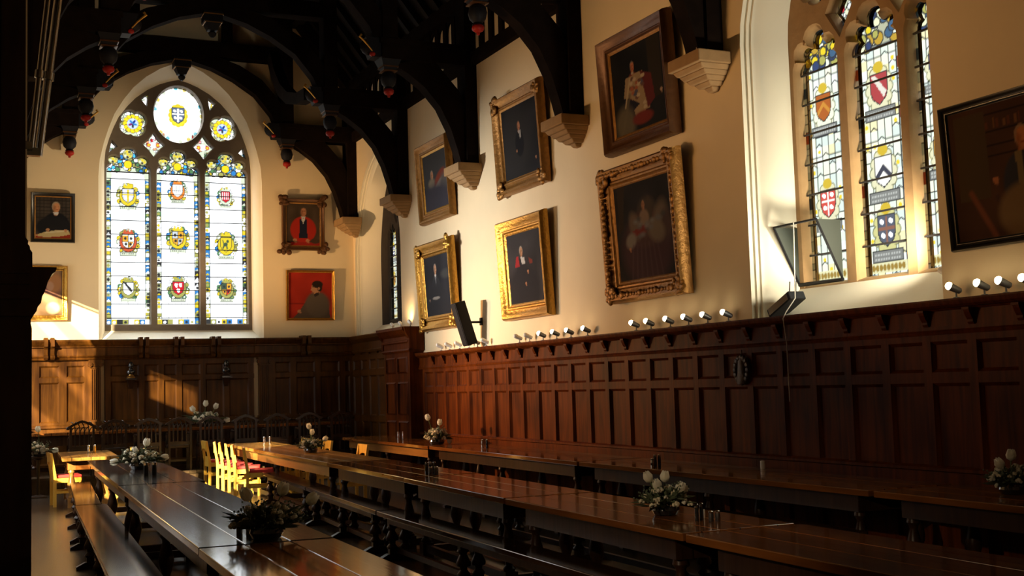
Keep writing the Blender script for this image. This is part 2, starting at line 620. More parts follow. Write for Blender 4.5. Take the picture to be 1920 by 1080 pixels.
def grow(poly, d):
    n = len(poly)
    ar = sum(poly[i][0] * poly[(i + 1) % n][1] - poly[(i + 1) % n][0] * poly[i][1] for i in range(n))
    sg = 1 if ar > 0 else -1
    out = []
    for i in range(n):
        (ax, az), (bx, bz), (cx, cz) = poly[i - 1], poly[i], poly[(i + 1) % n]
        e1, e2 = Vector((bx - ax, bz - az)), Vector((cx - bx, cz - bz))
        if e1.length > 1e-9: e1.normalize()
        if e2.length > 1e-9: e2.normalize()
        nn = Vector((e1.y + e2.y, -e1.x - e2.x)) * sg
        if nn.length < 1e-6: nn = Vector((e1.y, -e1.x)) * sg
        nn.normalize()
        out.append((bx + nn.x * d, bz + nn.y * d))
    return out


def window(name, M, outer, inner, depth, thick, holes, mat_tr, mat_rev, chamfer, moulded=False):
    """outer/inner = (cx, hw, sill, spring, apex); reveal lofted between them, tracery slab with holes at the back"""
    w = empty(name, kind='structure')
    o = outer
    m = MB(M)
    L0 = arch_loop(*o)
    loops = [[(x, 0.0, z) for x, z in L0]]
    if moulded:
        for dy, din in ((0.0, 0.0), (0.05, 0.0), (0.05, 0.035), (0.09, 0.035), (0.09, 0.07), (0.13, 0.085), (0.15, 0.12)):
            loops.append([(x, dy, z) for x, z in arch_loop(o[0], o[1] - din, o[2], o[3], o[4] - din)])
    else:
        for dy, din in ((0.03, 0.02), (0.05, 0.05)):
            loops.append([(x, dy, z) for x, z in arch_loop(o[0], o[1] - din, o[2], o[3], o[4] - din)])
    LI = arch_loop(*inner)
    loops.append([(x, depth, z) for x, z in LI])
    m.loft(loops)
    m.build('reveal', mat_rev, w, smooth=True)
    t = MB(M)
    big = [grow(h, chamfer) for h in holes]
    t.sheet(LI, big, lambda a, b: (a, depth, b))
    for h, g in zip(holes, big):
        md = [((a + c) / 2, (b + d) / 2) for (a, b), (c, d) in zip(h, g)]
        t.loft([[(x, depth, z) for x, z in g], [(x, depth + 0.02, z) for x, z in grow(h, chamfer * 0.62)], [(x, depth + 0.03, z) for x, z in grow(h, chamfer * 0.55)],
                [(x, depth + thick * 0.75, z) for x, z in h], [(x, depth + thick, z) for x, z in h]])
    t.sheet(LI, holes, lambda a, b: (a, depth + thick + 0.05, b))
    t.build('tracery', mat_tr, w, smooth=True)
    return w


WHITE = (0.96, 0.97, 0.97)
LD = (0.02, 0.02, 0.02)
BLU = (0.02, 0.11, 0.27)
YEL = (0.38, 0.29, 0.015)
OLV = (0.20, 0.19, 0.05)
GRN = (0.05, 0.12, 0.05)
REDG = (0.30, 0.01, 0.015)
PALE = (0.34, 0.36, 0.27)


def shield_pts(cx, cy, rx, ry):
    return [(cx - rx, cy + ry), (cx + rx, cy + ry), (cx + rx, cy - ry * 0.1), (cx + rx * 0.75, cy - ry * 0.6), (cx, cy - ry), (cx - rx * 0.75, cy - ry * 0.6), (cx - rx, cy - ry * 0.1)]


def cartouche(a, cx, cy, s, field, device, seed, dim=1.0, crest=YEL):
    """coat of arms with scrolled mantling, crest and a ribbon below; s = half width as a share of the sheet width"""
    rng = random.Random(seed)
    k = a.w / a.h
    D = lambda c: tuple(v * dim for v in c)
    for i in range(16):
        th = 2 * PI * i / 16 + rng.uniform(-.1, .1)
        x, y = cx + s * 0.86 * math.cos(th), cy + s * 1.05 * k * math.sin(th)
        a.ell(x, y, s * 0.25, s * 0.25 * k, LD, 0.05)
        a.ell(x, y, s * 0.20, s * 0.20 * k, D(rng.choice([YEL, OLV, WHITE, PALE, YEL, GRN, BLU])), 0.05)
        a.ell(x + s * .04, y, s * 0.07, s * 0.07 * k, D(rng.choice([LD, OLV, WHITE])), 0.1)
    a.ell(cx, cy, s * 0.78, s * 0.92 * k, LD, 0.03)
    a.ell(cx, cy, s * 0.72, s * 0.86 * k, D(crest), 0.03)
    for dx in (-.3, 0, .3):
        a.poly([(cx + (dx - .2) * s, cy + .8 * s * k), (cx + (dx + .2) * s, cy + .8 * s * k), (cx + dx * s, cy + 1.25 * s * k)], D(crest))
    a.poly(shield_pts(cx, cy + 0.05 * s * k, s * 0.56, s * 0.70 * k), LD)
    a.poly(shield_pts(cx, cy + 0.05 * s * k, s * 0.50, s * 0.63 * k), D(field))
    device(a, cx, cy + 0.05 * s * k, s * 0.50, s * 0.63 * k)
    a.rect(cx - s * .72, cy - s * 1.28 * k, cx + s * .72, cy - s * 0.92 * k, LD)
    a.rect(cx - s * .67, cy - s * 1.24 * k, cx + s * .67, cy - s * 0.96 * k, D(PALE))
    for i in range(6):
        a.rect(cx + s * (-.55 + .19 * i), cy - s * 1.15 * k, cx + s * (-.45 + .19 * i), cy - s * 1.04 * k, LD, 0.7)


def dv_quarter(c1, c2):
    def f(a, x, y, rx, ry):
        a.rect(x - rx * .96, y, x, y + ry * .96, c1)
        a.poly([(x, y), (x + rx * .9, y), (x + rx * .6, y - ry * .6), (x, y - ry * .93)], c2)
        a.line(x, y + ry, x, y - ry, 0.012, LD)
        a.line(x - rx, y, x + rx, y, 0.012, LD)
        for i, j in ((-.5, .5), (.5, .5), (-.4, -.35), (.4, -.35)):
            a.ell(x + rx * i, y + ry * j, rx * .22, ry * .2, LD, .2)
    return f


def dv_bars(c):
    def f(a, x, y, rx, ry):
        for i in range(4):
            a.rect(x - rx * (.8 - .42 * i), y - ry * .5, x - rx * (.62 - .42 * i), y + ry * .9, c)
        a.rect(x - rx, y + ry * .02, x + rx, y + ry * .12, LD)
    return f


def dv_cross(c):
    def f(a, x, y, rx, ry):
        a.rect(x - rx * .14, y - ry * .9, x + rx * .14, y + ry * .95, c)
        a.rect(x - rx * .95, y + ry * .08, x + rx * .95, y + ry * .3, c)
        for i, j in ((-.55, .62), (.55, .62), (-.45, -.3), (.45, -.3)):
            a.ell(x + rx * i, y + ry * j, rx * .25, ry * .13, WHITE, .2, rot=-.5)
    return f


def dv_bend(c):
    def f(a, x, y, rx, ry):
        a.poly([(x - rx * .95, y + ry * .95), (x - rx * .4, y + ry * .95), (x + rx * .9, y - ry * .25), (x + rx * .55, y - ry * .62)], c)
    return f


def dv_beast(c):
    def f(a, x, y, rx, ry):
        a.ell(x - rx * .1, y + ry * .05, rx * .38, ry * .25, c, .2, rot=.6)
        a.ell(x + rx * .3, y + ry * .5, rx * .22, ry * .2, c, .2)
        a.line(x - rx * .3, y, x - rx * .55, y - ry * .5, 0.03, c)
        a.line(x + rx * .05, y, x + rx * .2, y - ry * .55, 0.03, c)
        a.line(x - rx * .4, y + ry * .1, x - rx * .6, y + ry * .65, 0.02, c)
    return f


def dv_cross3(c):
    def f(a, x, y, rx, ry):
        for i, j in ((-.4, .45), (.4, .5), (0, -.35)):
            a.ell(x + rx * i, y + ry * j, rx * .2, ry * .3, c, .2, rot=.4)
            a.ell(x + rx * (i + .15), y + ry * (j + .18), rx * .16, ry * .1, c, .2)
    return f


def dv_chevron(c):
    def f(a, x, y, rx, ry):
        a.poly([(x - rx * .95, y - ry * .2), (x, y + ry * .5), (x + rx * .95, y - ry * .2), (x + rx * .8, y - ry * .55), (x, y + ry * .1), (x - rx * .8, y - ry * .55)], c)
    return f


def end_glass(w, h, seed, arms):
    """clear glass, patterned borders, three coats of arms, busy coloured head; head starts at share .875"""
    a = Art(w, h, 0.0125, WHITE)
    rng = random.Random(seed)
    hs = 0.862
    for i in range(11):                                     # leads and bars
        y = hs * (i + 0.5) / 11
        a.line(0.13, y, 0.87, y, 0.011, (0.12, 0.12, 0.13))
    for x in ((0.3, 0.5, 0.7) if seed % 2 else (0.28, 0.42, 0.57, 0.71)):
        a.line(x, 0.03, x, 0.31, 0.009, (0.35, 0.35, 0.36))
    for s in (0, 1):
        y = 0.0
        while y < hs + 0.03:
            st = rng.uniform(0.016, 0.03)
            c = rng.choice([BLU, YEL, WHITE, OLV, PALE, LD, BLU, WHITE, PALE, GRN])
            x0 = 0 if s == 0 else 0.885
            a.rect(x0, y, x0 + 0.115, y + st, c)
            if c not in (LD, BLU):
                a.ell(x0 + .057, y + st / 2, 0.03, st * .3, rng.choice([OLV, LD, YEL, WHITE]), .3)
            else:
                a.poly([(x0, y), (x0 + .115, y), (x0 + .057, y + st * .5)], rng.choice([WHITE, YEL, PALE]))
            a.line(x0, y, x0 + 0.115, y, 0.010, LD)
            y += st
        a.line(0.117 if s == 0 else 0.883, 0, 0.117 if s == 0 else 0.883, hs, 0.009, LD)
    for i in range(8):
        c = [WHITE, BLU, YEL, LD, OLV, WHITE, YEL, BLU][(i + seed) % 8]
        a.rect(i / 8, 0, (i + 1) / 8, 0.03, c)
        a.ell(i / 8 + 1 / 16, 0.015, 0.03, 0.007, rng.choice([OLV, WHITE, LD]), .2)
        a.line(i / 8, 0, i / 8, 0.03, 0.008, LD)
    a.line(0, 0.031, 1, 0.031, 0.008, LD)
    for (cy, s, field, dev, crest), k in zip(arms, range(3)):
        cartouche(a, 0.5, cy, s, field, dev, seed * 7 + k, crest=crest)
    a.line(0, hs, 1, hs, 0.02, LD)                          # the tracery head
    a.rect(0, hs + .004, 1, 1, PALE)
    for i in range(130):
        x, y = rng.uniform(0, 1), rng.uniform(hs + 0.005, 1)
        r = rng.uniform(0.028, 0.058)
        a.ell(x, y, r + .018, (r + .018) * w / h, LD, .05)
        a.ell(x, y, r, r * w / h, rng.choice([BLU, YEL, WHITE, OLV, (0.05, 0.3, 0.55), PALE, GRN, WHITE]), .05)
    a.ell(0.5, hs + .045, .10, .10 * w / h, LD, .05)
    a.ell(0.5, hs + .045, .085, .085 * w / h, (0.55, 0.33, 0.01), .05)
    for x, y in ((.5, .965), (.17, .935), (.83, .935)):
        a.ell(x, y, .12, .12 * w / h, LD, .05)
        a.ell(x, y, .105, .105 * w / h, (.30, .28, .12), .05)
        for i in range(7):
            th = 2 * PI * i / 7 + seed
            a.ell(x + .068 * math.cos(th), y + .068 * w / h * math.sin(th), .026, .026 * w / h, [LD, YEL, OLV, PALE][i % 4], .2)
        a.ell(x, y, .03, .03 * w / h, YEL, .1)
    for s in (0.02, 0.98):
        a.ell(s, hs - .02, .12, .028, PALE, .1)
    return a


def put_glass(win, M, art, x0, z0, y, label=None):
    return art.build('stained_glass', GLASS, win, x0, z0, y, M, label)


# end wall window
ew = (4.09, 1.59, 2.72, 5.9, 8.28)
ei = (4.075, 1.435, 2.91, 6.22, 7.99)
EL = [(3.095, 0.405), (4.055, 0.405), (5.015, 0.41)]
holes = [light_shape(c, hw, 3.05, 6.08, 6.535) for c, hw in EL]
rose = ellipse(4.075, 7.285, 0.475, 0.565, 36)


def dia(cx, cz, rx, rz):
    out = []
    P = [(cx, cz - rz), (cx + rx, cz), (cx, cz + rz), (cx - rx, cz)]
    for i in range(4):
        (a, b), (c, d) = P[i], P[(i + 1) % 4]
        mx, mz = (a + c) / 2, (b + d) / 2
        out += [(a, b), (mx + (cx - mx) * 0.12, mz + (cz - mz) * 0.12)]
    return out


def quatre(cx, cz, r, rot=0.0):
    out = []
    for i in range(32):
        th = 2 * PI * i / 32
        rr = r * (0.80 + 0.20 * abs(math.cos(2 * th)) ** 0.7)
        out.append((cx + rr * math.cos(th + rot), cz + rr * math.sin(th + rot)))
    return out


holes += [rose, dia(3.585, 6.64, 0.20, 0.235), dia(4.565, 6.64, 0.20, 0.235), quatre(3.19, 7.05, 0.265, 0.6), quatre(4.96, 7.05, 0.265, 1.0),
          [(2.74, 6.45), (2.87, 6.56), (2.785, 6.66)], [(5.41, 6.45), (5.28, 6.56), (5.365, 6.66)],
          [(3.35, 7.55), (3.45, 7.42), (3.485, 7.66)], [(4.80, 7.55), (4.70, 7.42), (4.665, 7.66)]]
win = window('window_1', M_END, ew, ei, 0.28, 0.12, holes, DARKSTONE, REVEAL, 0.028, moulded=False)
ARMS = [
    [(0.20, 0.23, WHITE, dv_bend(LD), OLV), (0.465, 0.25, (0.5, 0.5, 0.45), dv_quarter((0.42, 0.2, .02), (0.42, 0.2, .02)), (0.30, 0.05, 0.02)), (0.725, 0.25, (0.35, 0.35, 0.38), dv_cross(YEL), YEL)],
    [(0.205, 0.24, REDG, dv_cross3(WHITE), OLV), (0.49, 0.26, (0.42, 0.2, 0.02), dv_quarter((.3, .32, .34), (.3, .32, .34)), YEL), (0.765, 0.22, WHITE, dv_bars(LD), (0.42, 0.12, 0.02))],
    [(0.20, 0.22, (0.42, 0.2, 0.02), dv_quarter((0.03, .05, .03), REDG), OLV), (0.46, 0.26, YEL, dv_beast((0.03, 0.05, 0.03)), YEL), (0.74, 0.20, REDG, dv_bars((.55, .55, .55)), PALE)],
]
for k, (c, hw) in enumerate(EL):
    put_glass(win, M_END, end_glass(2 * hw + 0.04, 3.52, k + 1, ARMS[k]), c - hw - 0.02, 3.03, 0.37)
a = Art(1.0, 1.18, 0.0125, (0.97, 0.97, 0.97))
for i in range(34):
    th = 2 * PI * i / 34
    a.ell(.5 + .46 * math.cos(th), .5 + .46 * math.sin(th), .035, .03, [YEL, PALE, (0.05, .25, .3), WHITE, WHITE, PALE, WHITE][i % 7], .2)
    a.line(.5 + .42 * math.cos(th), .5 + .42 * math.sin(th), .5 + .5 * math.cos(th), .5 + .5 * math.sin(th), .008, (.3, .3, .3))
for i in range(12):
    th = 2 * PI * i / 12
    a.ell(.5 + .14 * math.cos(th), .49 + .15 * math.sin(th), .055, .05, YEL, .2)
a.ell(.5, .49, .15, .17, (0.5, 0.38, 0.02), .1)
a.ell(.5, .64, .06, .05, YEL, .2)
a.poly(shield_pts(.5, .49, .135, .145), LD)
a.poly(shield_pts(.5, .49, .12, .13), (0.06, 0.08, 0.12))
dv_cross((0.75, 0.7, 0.6))(a, .5, .49, .12, .13)
put_glass(win, M_END, a, 3.575, 6.695, 0.37)
for cx, cz, r, seed in ((3.19, 7.05, 0.29, 5), (4.96, 7.05, 0.29, 6)):
    a = Art(2 * r, 2 * r, 0.0125, PALE)
    rng = random.Random(seed)
    for i in range(60):
        x, y = rng.random(), rng.random()
        a.ell(x, y, .075, .075, LD, .1)
        a.ell(x, y, .055, .055, rng.choice([WHITE, PALE, OLV, WHITE]), .1)
    for i in range(12):
        th = 2 * PI * i / 12
        a.ell(.5 + .25 * math.cos(th), .5 + .25 * math.sin(th), .085, .085, LD, .1)
        a.ell(.5 + .25 * math.cos(th), .5 + .25 * math.sin(th), .07, .07, (0.55, 0.36, 0.01), .1)
    a.ell(.5, .5, .19, .19, LD, .05)
    a.ell(.5, .5, .175, .175, (.3, .36, .5), .1)
    for i in range(5):
        th = 2 * PI * i / 5 + 1
        a.ell(.5 + .08 * math.cos(th), .5 + .08 * math.sin(th), .07, .035, [(0.01, 0.02, .12), BLU, (.12, .01, .08), LD, BLU][i], .2, rot=th)
    put_glass(win, M_END, a, cx - r, cz - r, 0.37)
for cx, cz in ((3.585, 6.64), (4.565, 6.64)):
    a = Art(0.44, 0.52, 0.0125, PALE)
    rng = random.Random(int(cx * 10))
    for i in range(40):
        x, y = rng.random(), rng.random()
        a.ell(x, y, .085, .075, LD, .1)
        a.ell(x, y, .065, .055, rng.choice([WHITE, PALE, REDG, (0.45, .2, .1), WHITE]), .1)
    a.ell(.5, .5, .14, .12, (.45, .45, .4), .1)
    for dx, dy in ((-.2, 0), (.2, 0)):
        a.ell(.5 + dx, .5 + dy, .09, .08, REDG, .1)
        a.ell(.5 + dx, .5 + dy, .055, .05, YEL, .1)
    put_glass(win, M_END, a, cx - .22, cz - .26, 0.37)
for cx, cz in ((2.80, 6.55), (5.35, 6.55), (3.42, 7.54), (4.73, 7.54)):
    a = Art(0.24, 0.30, 0.0125, WHITE)
    rng = random.Random(int(cx * 100))
    for i in range(22):
        x, y = rng.random(), rng.random()
        a.ell(x, y, .10, .08, LD, .1)
        a.ell(x, y, .07, .055, rng.choice([WHITE, YEL, OLV, PALE]), .1)
    put_glass(win, M_END, a, cx - .12, cz - .15, 0.37)
b = MB(M_END)
for c, hw in EL:
    for i in range(11):
        z = 3.03 + 3.52 * 0.862 * (i + 0.5) / 11
        b.box(c - hw, c + hw, 0.345, 0.357, z - 0.007, z + 0.007)
    b.box(c - hw, c + hw, 0.34, 0.357, 6.05, 6.075)
b.build('saddle_bars', LEAD, win)


# right wall windows (the near one, and the one beside the dais seen edge-on)
def hall_glass(w, h, seed, arms):
    """quarries with cream and green tints, coats of arms with name tablets; top .13 is the coloured head"""
    T = lambda c, k=1.0: tuple(v * k for v in c)
    CL = (0.40, 0.42, 0.335)
    a = Art(w, h, 0.011, CL)
    rng = random.Random(seed)
    hs = 0.842
    nc, nr = 5, 22
    for i in range(nr):
        for j in range(nc):
            x, y = .13 + .74 * j / nc, hs * i / nr
            c = rng.choice([CL, CL, (0.44, 0.42, 0.32), (0.36, 0.40, 0.33), (0.46, 0.47, 0.42), (0.33, 0.37, 0.33), (.42, .38, .22)])
            a.rect(x, y, x + .74 / nc, y + hs / nr, c)
            a.line(x, y, x, y + hs / nr, .013, LD)
            if (i + j) % 3 == 0:
                a.line(x, y, x + .37 / nc, y + .012, .013, LD)
                a.line(x + .37 / nc, y + .012, x + .74 / nc, y, .013, LD)
            elif i % 2:
                a.line(x, y, x + .74 / nc, y, .012, LD)
            if rng.random() < .16:
                a.ell(x + .37 / nc, y + hs / nr * .5, .03, .03 * w / h, (0.42, 0.30, 0.02), .2)
    a.line(.87, 0, .87, hs, .009, LD)
    for s in (0, 1):
        x0 = 0 if s == 0 else .885
        y = 0
        while y < hs:
            st = rng.uniform(.02, .05)
            a.rect(x0, y, x0 + .115, y + st, rng.choice([CL, (.3, .34, .3), CL, (.2, .24, .2), CL, (0.30, 0.33, .36)]))
            a.line(x0, y, x0 + .115, y, .008, LD)
            y += st
        for y in (.30, .56, .74):
            a.rect(x0, y, x0 + .115, y + .045, rng.choice([(0.15, 0.03, 0.01), (0.02, 0.03, 0.04), (0.02, 0.03, 0.04)]))
        a.line(.12 if s == 0 else .88, 0, .12 if s == 0 else .88, hs, .010, LD)
    for cy, field, dev, mant in arms:
        k = w / h
        for i in range(12):
            th = 2 * PI * i / 12
            a.ell(.5 + .20 * math.cos(th), cy + .27 * k * math.sin(th), .085, .085 * k, (0.10, 0.10, 0.05), .1)
            a.ell(.5 + .20 * math.cos(th), cy + .27 * k * math.sin(th), .068, .068 * k, mant, .1)
        a.ell(.5, cy, .21, .27 * k, mant, .1)
        a.ell(.5, cy + .32 * k, .10, .08 * k, (.30, .21, .02), .1)
        a.poly(shield_pts(.5, cy, .185, .235 * k), LD)
        a.poly(shield_pts(.5, cy, .165, .215 * k), field)
        dev(a, .5, cy, .165, .215 * k)
        a.rect(.19, cy - .44 * k, .81, cy - .27 * k, LD)
        a.rect(.21, cy - .425 * k, .79, cy - .285 * k, (0.11, 0.11, 0.10))
        for i in range(10):
            for r_ in (0, 1):
                x = .24 + i * .053
                a.rect(x, cy - (.41 - .065 * r_) * k, x + .035, cy - (.375 - .065 * r_) * k, (.22, .22, .20))
    a.rect(.12, .015, .88, .052, (.36, .34, .20))
    for i in range(9):
        a.ell(.2 + .075 * i, .033, .03, .011, (.16, .10, .02), .3)
    a.line(0, hs, 1, hs, .035, LD)
    a.rect(0, hs + .008, 1, 1, (.22, .22, .15))
    for i in range(80):
        x, y = rng.uniform(0, 1), rng.uniform(hs + .01, 1)
        r = rng.uniform(.05, .09)
        a.ell(x, y, r + .02, (r + .02) * w / h, LD, .05)
        a.ell(x, y, r, r * w / h, rng.choice([(.02, .03, .07), YEL, CL, OLV, (.03, .06, .10), (.38, .38, .25), (.24, .15, .02)]), .05)
    return a


DR = 0.45
NL = [(-9.68, 0.30), (-8.855, 0.315), (-8.09, 0.25)]


def wall_window(name, cy, oh, sill, spring, apex, tr, rev, lights, isill, ih, moulded, arms, zb=2.6, zs=4.83, zt=5.23, dim=1.0, qs=1.0, thick=0.12, cxi=None):
    w = None
    hl = [light_shape(c, hw, zb, zs, zt) for c, hw in lights]
    ex = []
    for a_, b_ in zip(lights[:-1], lights[1:]):
        mx = (a_[0] + a_[1] + b_[0] - b_[1]) / 2
        ex.append(dia(mx, zt + 0.10 if qs == 1 else zt + .16, 0.15 * qs, 0.24 * qs))
    ex += [quatre(lights[0][0] + 0.05, zt + 0.50, 0.21 * qs, 0.3), quatre(lights[2][0] - 0.05, zt + 0.50, 0.21 * qs, 0.3), quatre(lights[1][0], zt + 0.72, 0.26 * qs, 0)]
    w = window(name, M_RIGHT, (-cy, oh, sill, spring, apex), (cxi if cxi else -cy, ih, isill, spring, apex - 0.12), DR, thick, hl + ex, tr, rev, 0.055, moulded)
    for k, (c, hw) in enumerate(lights):
        hg = hall_glass(2 * hw + .05, zt - zb + .04, 11 + k + int(cy), arms[k])
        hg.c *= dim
        put_glass(w, M_RIGHT, hg, c - hw - .025, zb - .02, DR + thick * .75)
    for q, poly in enumerate(ex):
        xs, zs_ = [p[0] for p in poly], [p[1] for p in poly]
        a = Art(max(xs) - min(xs) + .04, max(zs_) - min(zs_) + .04, .0125, (.25, .25, .17))
        rng = random.Random(q + 31)
        for i in range(46):
            x, y = rng.random(), rng.random()
            a.ell(x, y, .10, .08, LD, .05)
            a.ell(x, y, .075, .06, rng.choice([(.36, .36, .25), YEL, OLV, (.02, .03, .07), (.42, .42, .38), REDG]), .05)
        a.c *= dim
        put_glass(w, M_RIGHT, a, min(xs) - .02, min(zs_) - .02, DR + thick * .75)
    b_ = MB(M_RIGHT)
    for c, hw in lights:
        n = 7
        for i in range(n):
            z = zb + (zs - zb) * (i + 0.93) / n
            b_.box(c - hw, c + hw, DR + thick * .5, DR + thick * .5 + .015, z - .009, z + .009)
    b_.build('saddle_bars', LEAD, w)
    return w


OR_, CREAM = (0.20, 0.055, 0.012), (.36, .34, .22)
A1 = [(0.31, (.30, .04, .03), dv_cross((.42, .40, .36)), CREAM), (0.685, OR_, dv_chevron((.28, .12, .02)), (.40, .40, .30)), (2.0, LD, dv_bars(LD), LD)]
A2 = [(0.165, (.05, .055, .07), dv_cross((.13, .06, .04)), (.30, .28, .12)), (0.38, (.42, .40, .36), dv_chevron((.03, .03, .04)), CREAM), (0.685, (.20, .03, .03), dv_bend((.36, .33, .28)), CREAM)]
A3 = [(0.40, (.30, .15, .02), dv_bend((.05, .03, .03)), CREAM), (0.70, (.04, .04, .10), dv_cross((.36, .33, .2)), CREAM), (2.0, LD, dv_bars(LD), LD)]
near_win = wall_window('window_2', 8.98, 1.345, 2.26, 5.2, 6.80, STONE, REVEAL, NL, 2.555, 1.15, True, [A1, A2, A3], cxi=-8.94)
FLT = [(-22.95, 0.21), (-22.35, 0.21), (-21.80, 0.17)]
BACKLIT_STONE = plain('backlit_stone', (0.045, 0.038, 0.034), 0.9, noise=0.25, nscale=7, bump=0.2, spec=0.1)  # darker copy of the tracery stone with backlit shade put into its colour
far_win = wall_window('window_3', 22.58, 1.40, 2.70, 4.35, 6.38, BACKLIT_STONE, REVEAL, FLT, 2.95, 1.06, True, [A3, A2, A1], zb=3.05, zs=4.55, zt=4.98, dim=0.85, qs=0.6, thick=0.05)

# ------------------------------------------------------------------ room shell
m = MB()
m.sheet([(XL - .02, 0), (XR + .02, 0), (XR + .02, 13), (XL - .02, 13)], [arch_loop(*ew)], lambda a, b: (a, YE, b))
m.build('wall_back', PLASTER, kind='structure')
m = MB()
h2 = [(-x, z) for x, z in arch_loop(-8.98, 1.345, 2.26, 5.2, 6.80)]
h3 = [(-x, z) for x, z in arch_loop(-22.58, 1.40, 2.70, 4.35, 6.38)]
m.sheet([(-3, 0), (YE, 0), (YE, 8.3), (-3, 8.3)], [h2, h3], lambda a, b: (XR, a, b))
m.build('wall_right', PLASTER, kind='structure')

# left wall (hidden behind the pier from here): openings sized and placed to shape the sun patches
LW = [(21.74, 23.7, 1.35, 4.12), (17.2, 18.6, .75, 1.75), (14.75, 17.1, 1.35, 2.85), (19.75, 20.85, 2.80, 3.35)]
m = MB()
m.sheet([(9.9, 0), (YE, 0), (YE, 8.3), (9.9, 8.3)], [[(y0, z0), (y1, z0), (y1, z1), (y0, z1)] for y0, y1, z0, z1 in LW], lambda a, b: (XL, a, b))
m.add([(-3, 9.9, 0), (XL, 9.9, 0), (XL, 9.9, 8.3), (-3, 9.9, 8.3)], [(0, 1, 2, 3)])
m.build('wall_left', PLASTER, kind='structure')
m = MB()
m.add([(-3, -3, 0), (XR, -3, 0), (XR, -3, 13), (-3, -3, 13)], [(0, 1, 2, 3)])
m.add([(-3, -3, 0), (-3, 9.9, 0), (-3, 9.9, 8.3), (-3, -3, 8.3)], [(0, 1, 2, 3)])
m.build('wall_front', PLASTER, kind='structure')
for k, (y0, y1, z0, z1) in enumerate(LW):
    w = empty('window_%d' % (4 + k), kind='structure')
    f = MB()
    for z in (z0, z1 - .05):
        f.box(XL - .03, XL, y0, y1, z, z + .04)
    nb = 5 if k == 2 else 1
    for i in range(nb + 1):
        y = y0 + (y1 - y0 - .05) * i / nb
        f.box(XL - .03, XL, y, y + .05, z0, z1)
    f.build('window_frame', STONE, w)
    a = Art(y1 - y0, z1 - z0, .03, (.92, .92, .90))
    rng = random.Random(k)
    if k == 3: a.c *= .45
    for i in range(9 if k in (0, 3) else 3):                       # uneven panes added to break the sunlight into streaks
        cx, cy = rng.random(), rng.random()
        a.ell(cx, cy, .30, .045, (.36, .36, .34), .9, rot=.5)
    pg = MB()
    a.build('streak_glass', GLASS, w, 0, z0, 0, Matrix(((0, 1, 0, XL - .015), (1, 0, 0, y0), (0, 0, 1, 0), (0, 0, 0, 1))))
    portal('window_portal', (XL - .25, (y0 + y1) / 2, (z0 + z1) / 2), (9, (y0 + y1) / 2, (z0 + z1) / 2), y1 - y0, z1 - z0)

m = MB()
m.box(-3, XR + .2, -3, YE + .2, -0.2, 0)
m.build('floor', FLOORMAT, kind='structure')
m = MB()
m.box(XL, XR, 22.15, YE, 0, 0.27)
m.box(XL, XR, 22.12, 22.15, 0.23, 0.28)
m.build('floor_dais', FLOORMAT, kind='structure')

# ceiling: steep boarded slopes with rafters and purlins
m = MB()
ZR = 12.6
for s in (-1, 1):
    xw = XR + .1 if s > 0 else XL - .1
    zw = 7.95
    m.add([(xw, -3.1, zw), (xw, YE + .05, zw), (XC, YE + .05, ZR), (XC, -3.1, ZR)], [(0, 1, 2, 3)])
    n = 56
    for i in range(n):
        y = -2.8 + (YE + 2.7) * i / (n - 1)
        m.add([(xw, y - .06, zw - .02), (xw, y + .06, zw - .02), (XC, y + .06, ZR - .02), (XC, y - .06, ZR - .02),
               (xw - s * .02, y - .06, zw - .16), (xw - s * .02, y + .06, zw - .16), (XC, y + .06, ZR - .18), (XC, y - .06, ZR - .18)],
              [(0, 1, 2, 3), (4, 7, 6, 5), (0, 4, 5, 1), (1, 5, 6, 2), (2, 6, 7, 3), (3, 7, 4, 0)])
    for f in (0.36, 0.68):
        x, z = XC + s * (XR + .1 - XC) * (1 - f), 7.95 + (ZR - 7.95) * f
        m.box(x - .12, x + .12, -3, YE, z - .42, z - .14)
m.box(-3.1, XL, -3.1, 9.95, 8.0, 8.3)
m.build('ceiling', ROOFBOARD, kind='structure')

# timber plate, close studding and top plate along the right wall (and the left)
m = MB()
for s in (-1, 1):
    X = lambda d: (XR - d) if s > 0 else (XL + d)
    y_lo = -3 if s > 0 else 9.9
    m.box(X(-.0), X(.10), y_lo, YE, 6.80, 7.00)
    m.box(X(-.0), X(.14), y_lo, YE, 7.82, 8.1)
    n = int((YE - y_lo) / 0.38)
    for i in range(n):
        y = YE - .18 - .38 * i
        m.box(X(-.0), X(.05), y - .07, y + .07, 7.0, 7.82)
        for q in (-1, 1):                                     # pointed heads of the openings between studs
            yy = y + q * .07
            ym = y + q * .19
            m.prism([(yy, 7.62), (yy + q * .03, 7.72), (ym, 7.80), (ym, 7.83), (yy, 7.83)], X(.0), X(.03), 'x')
m.build('trim_wall_plate', ROOFWOOD, kind='structure')

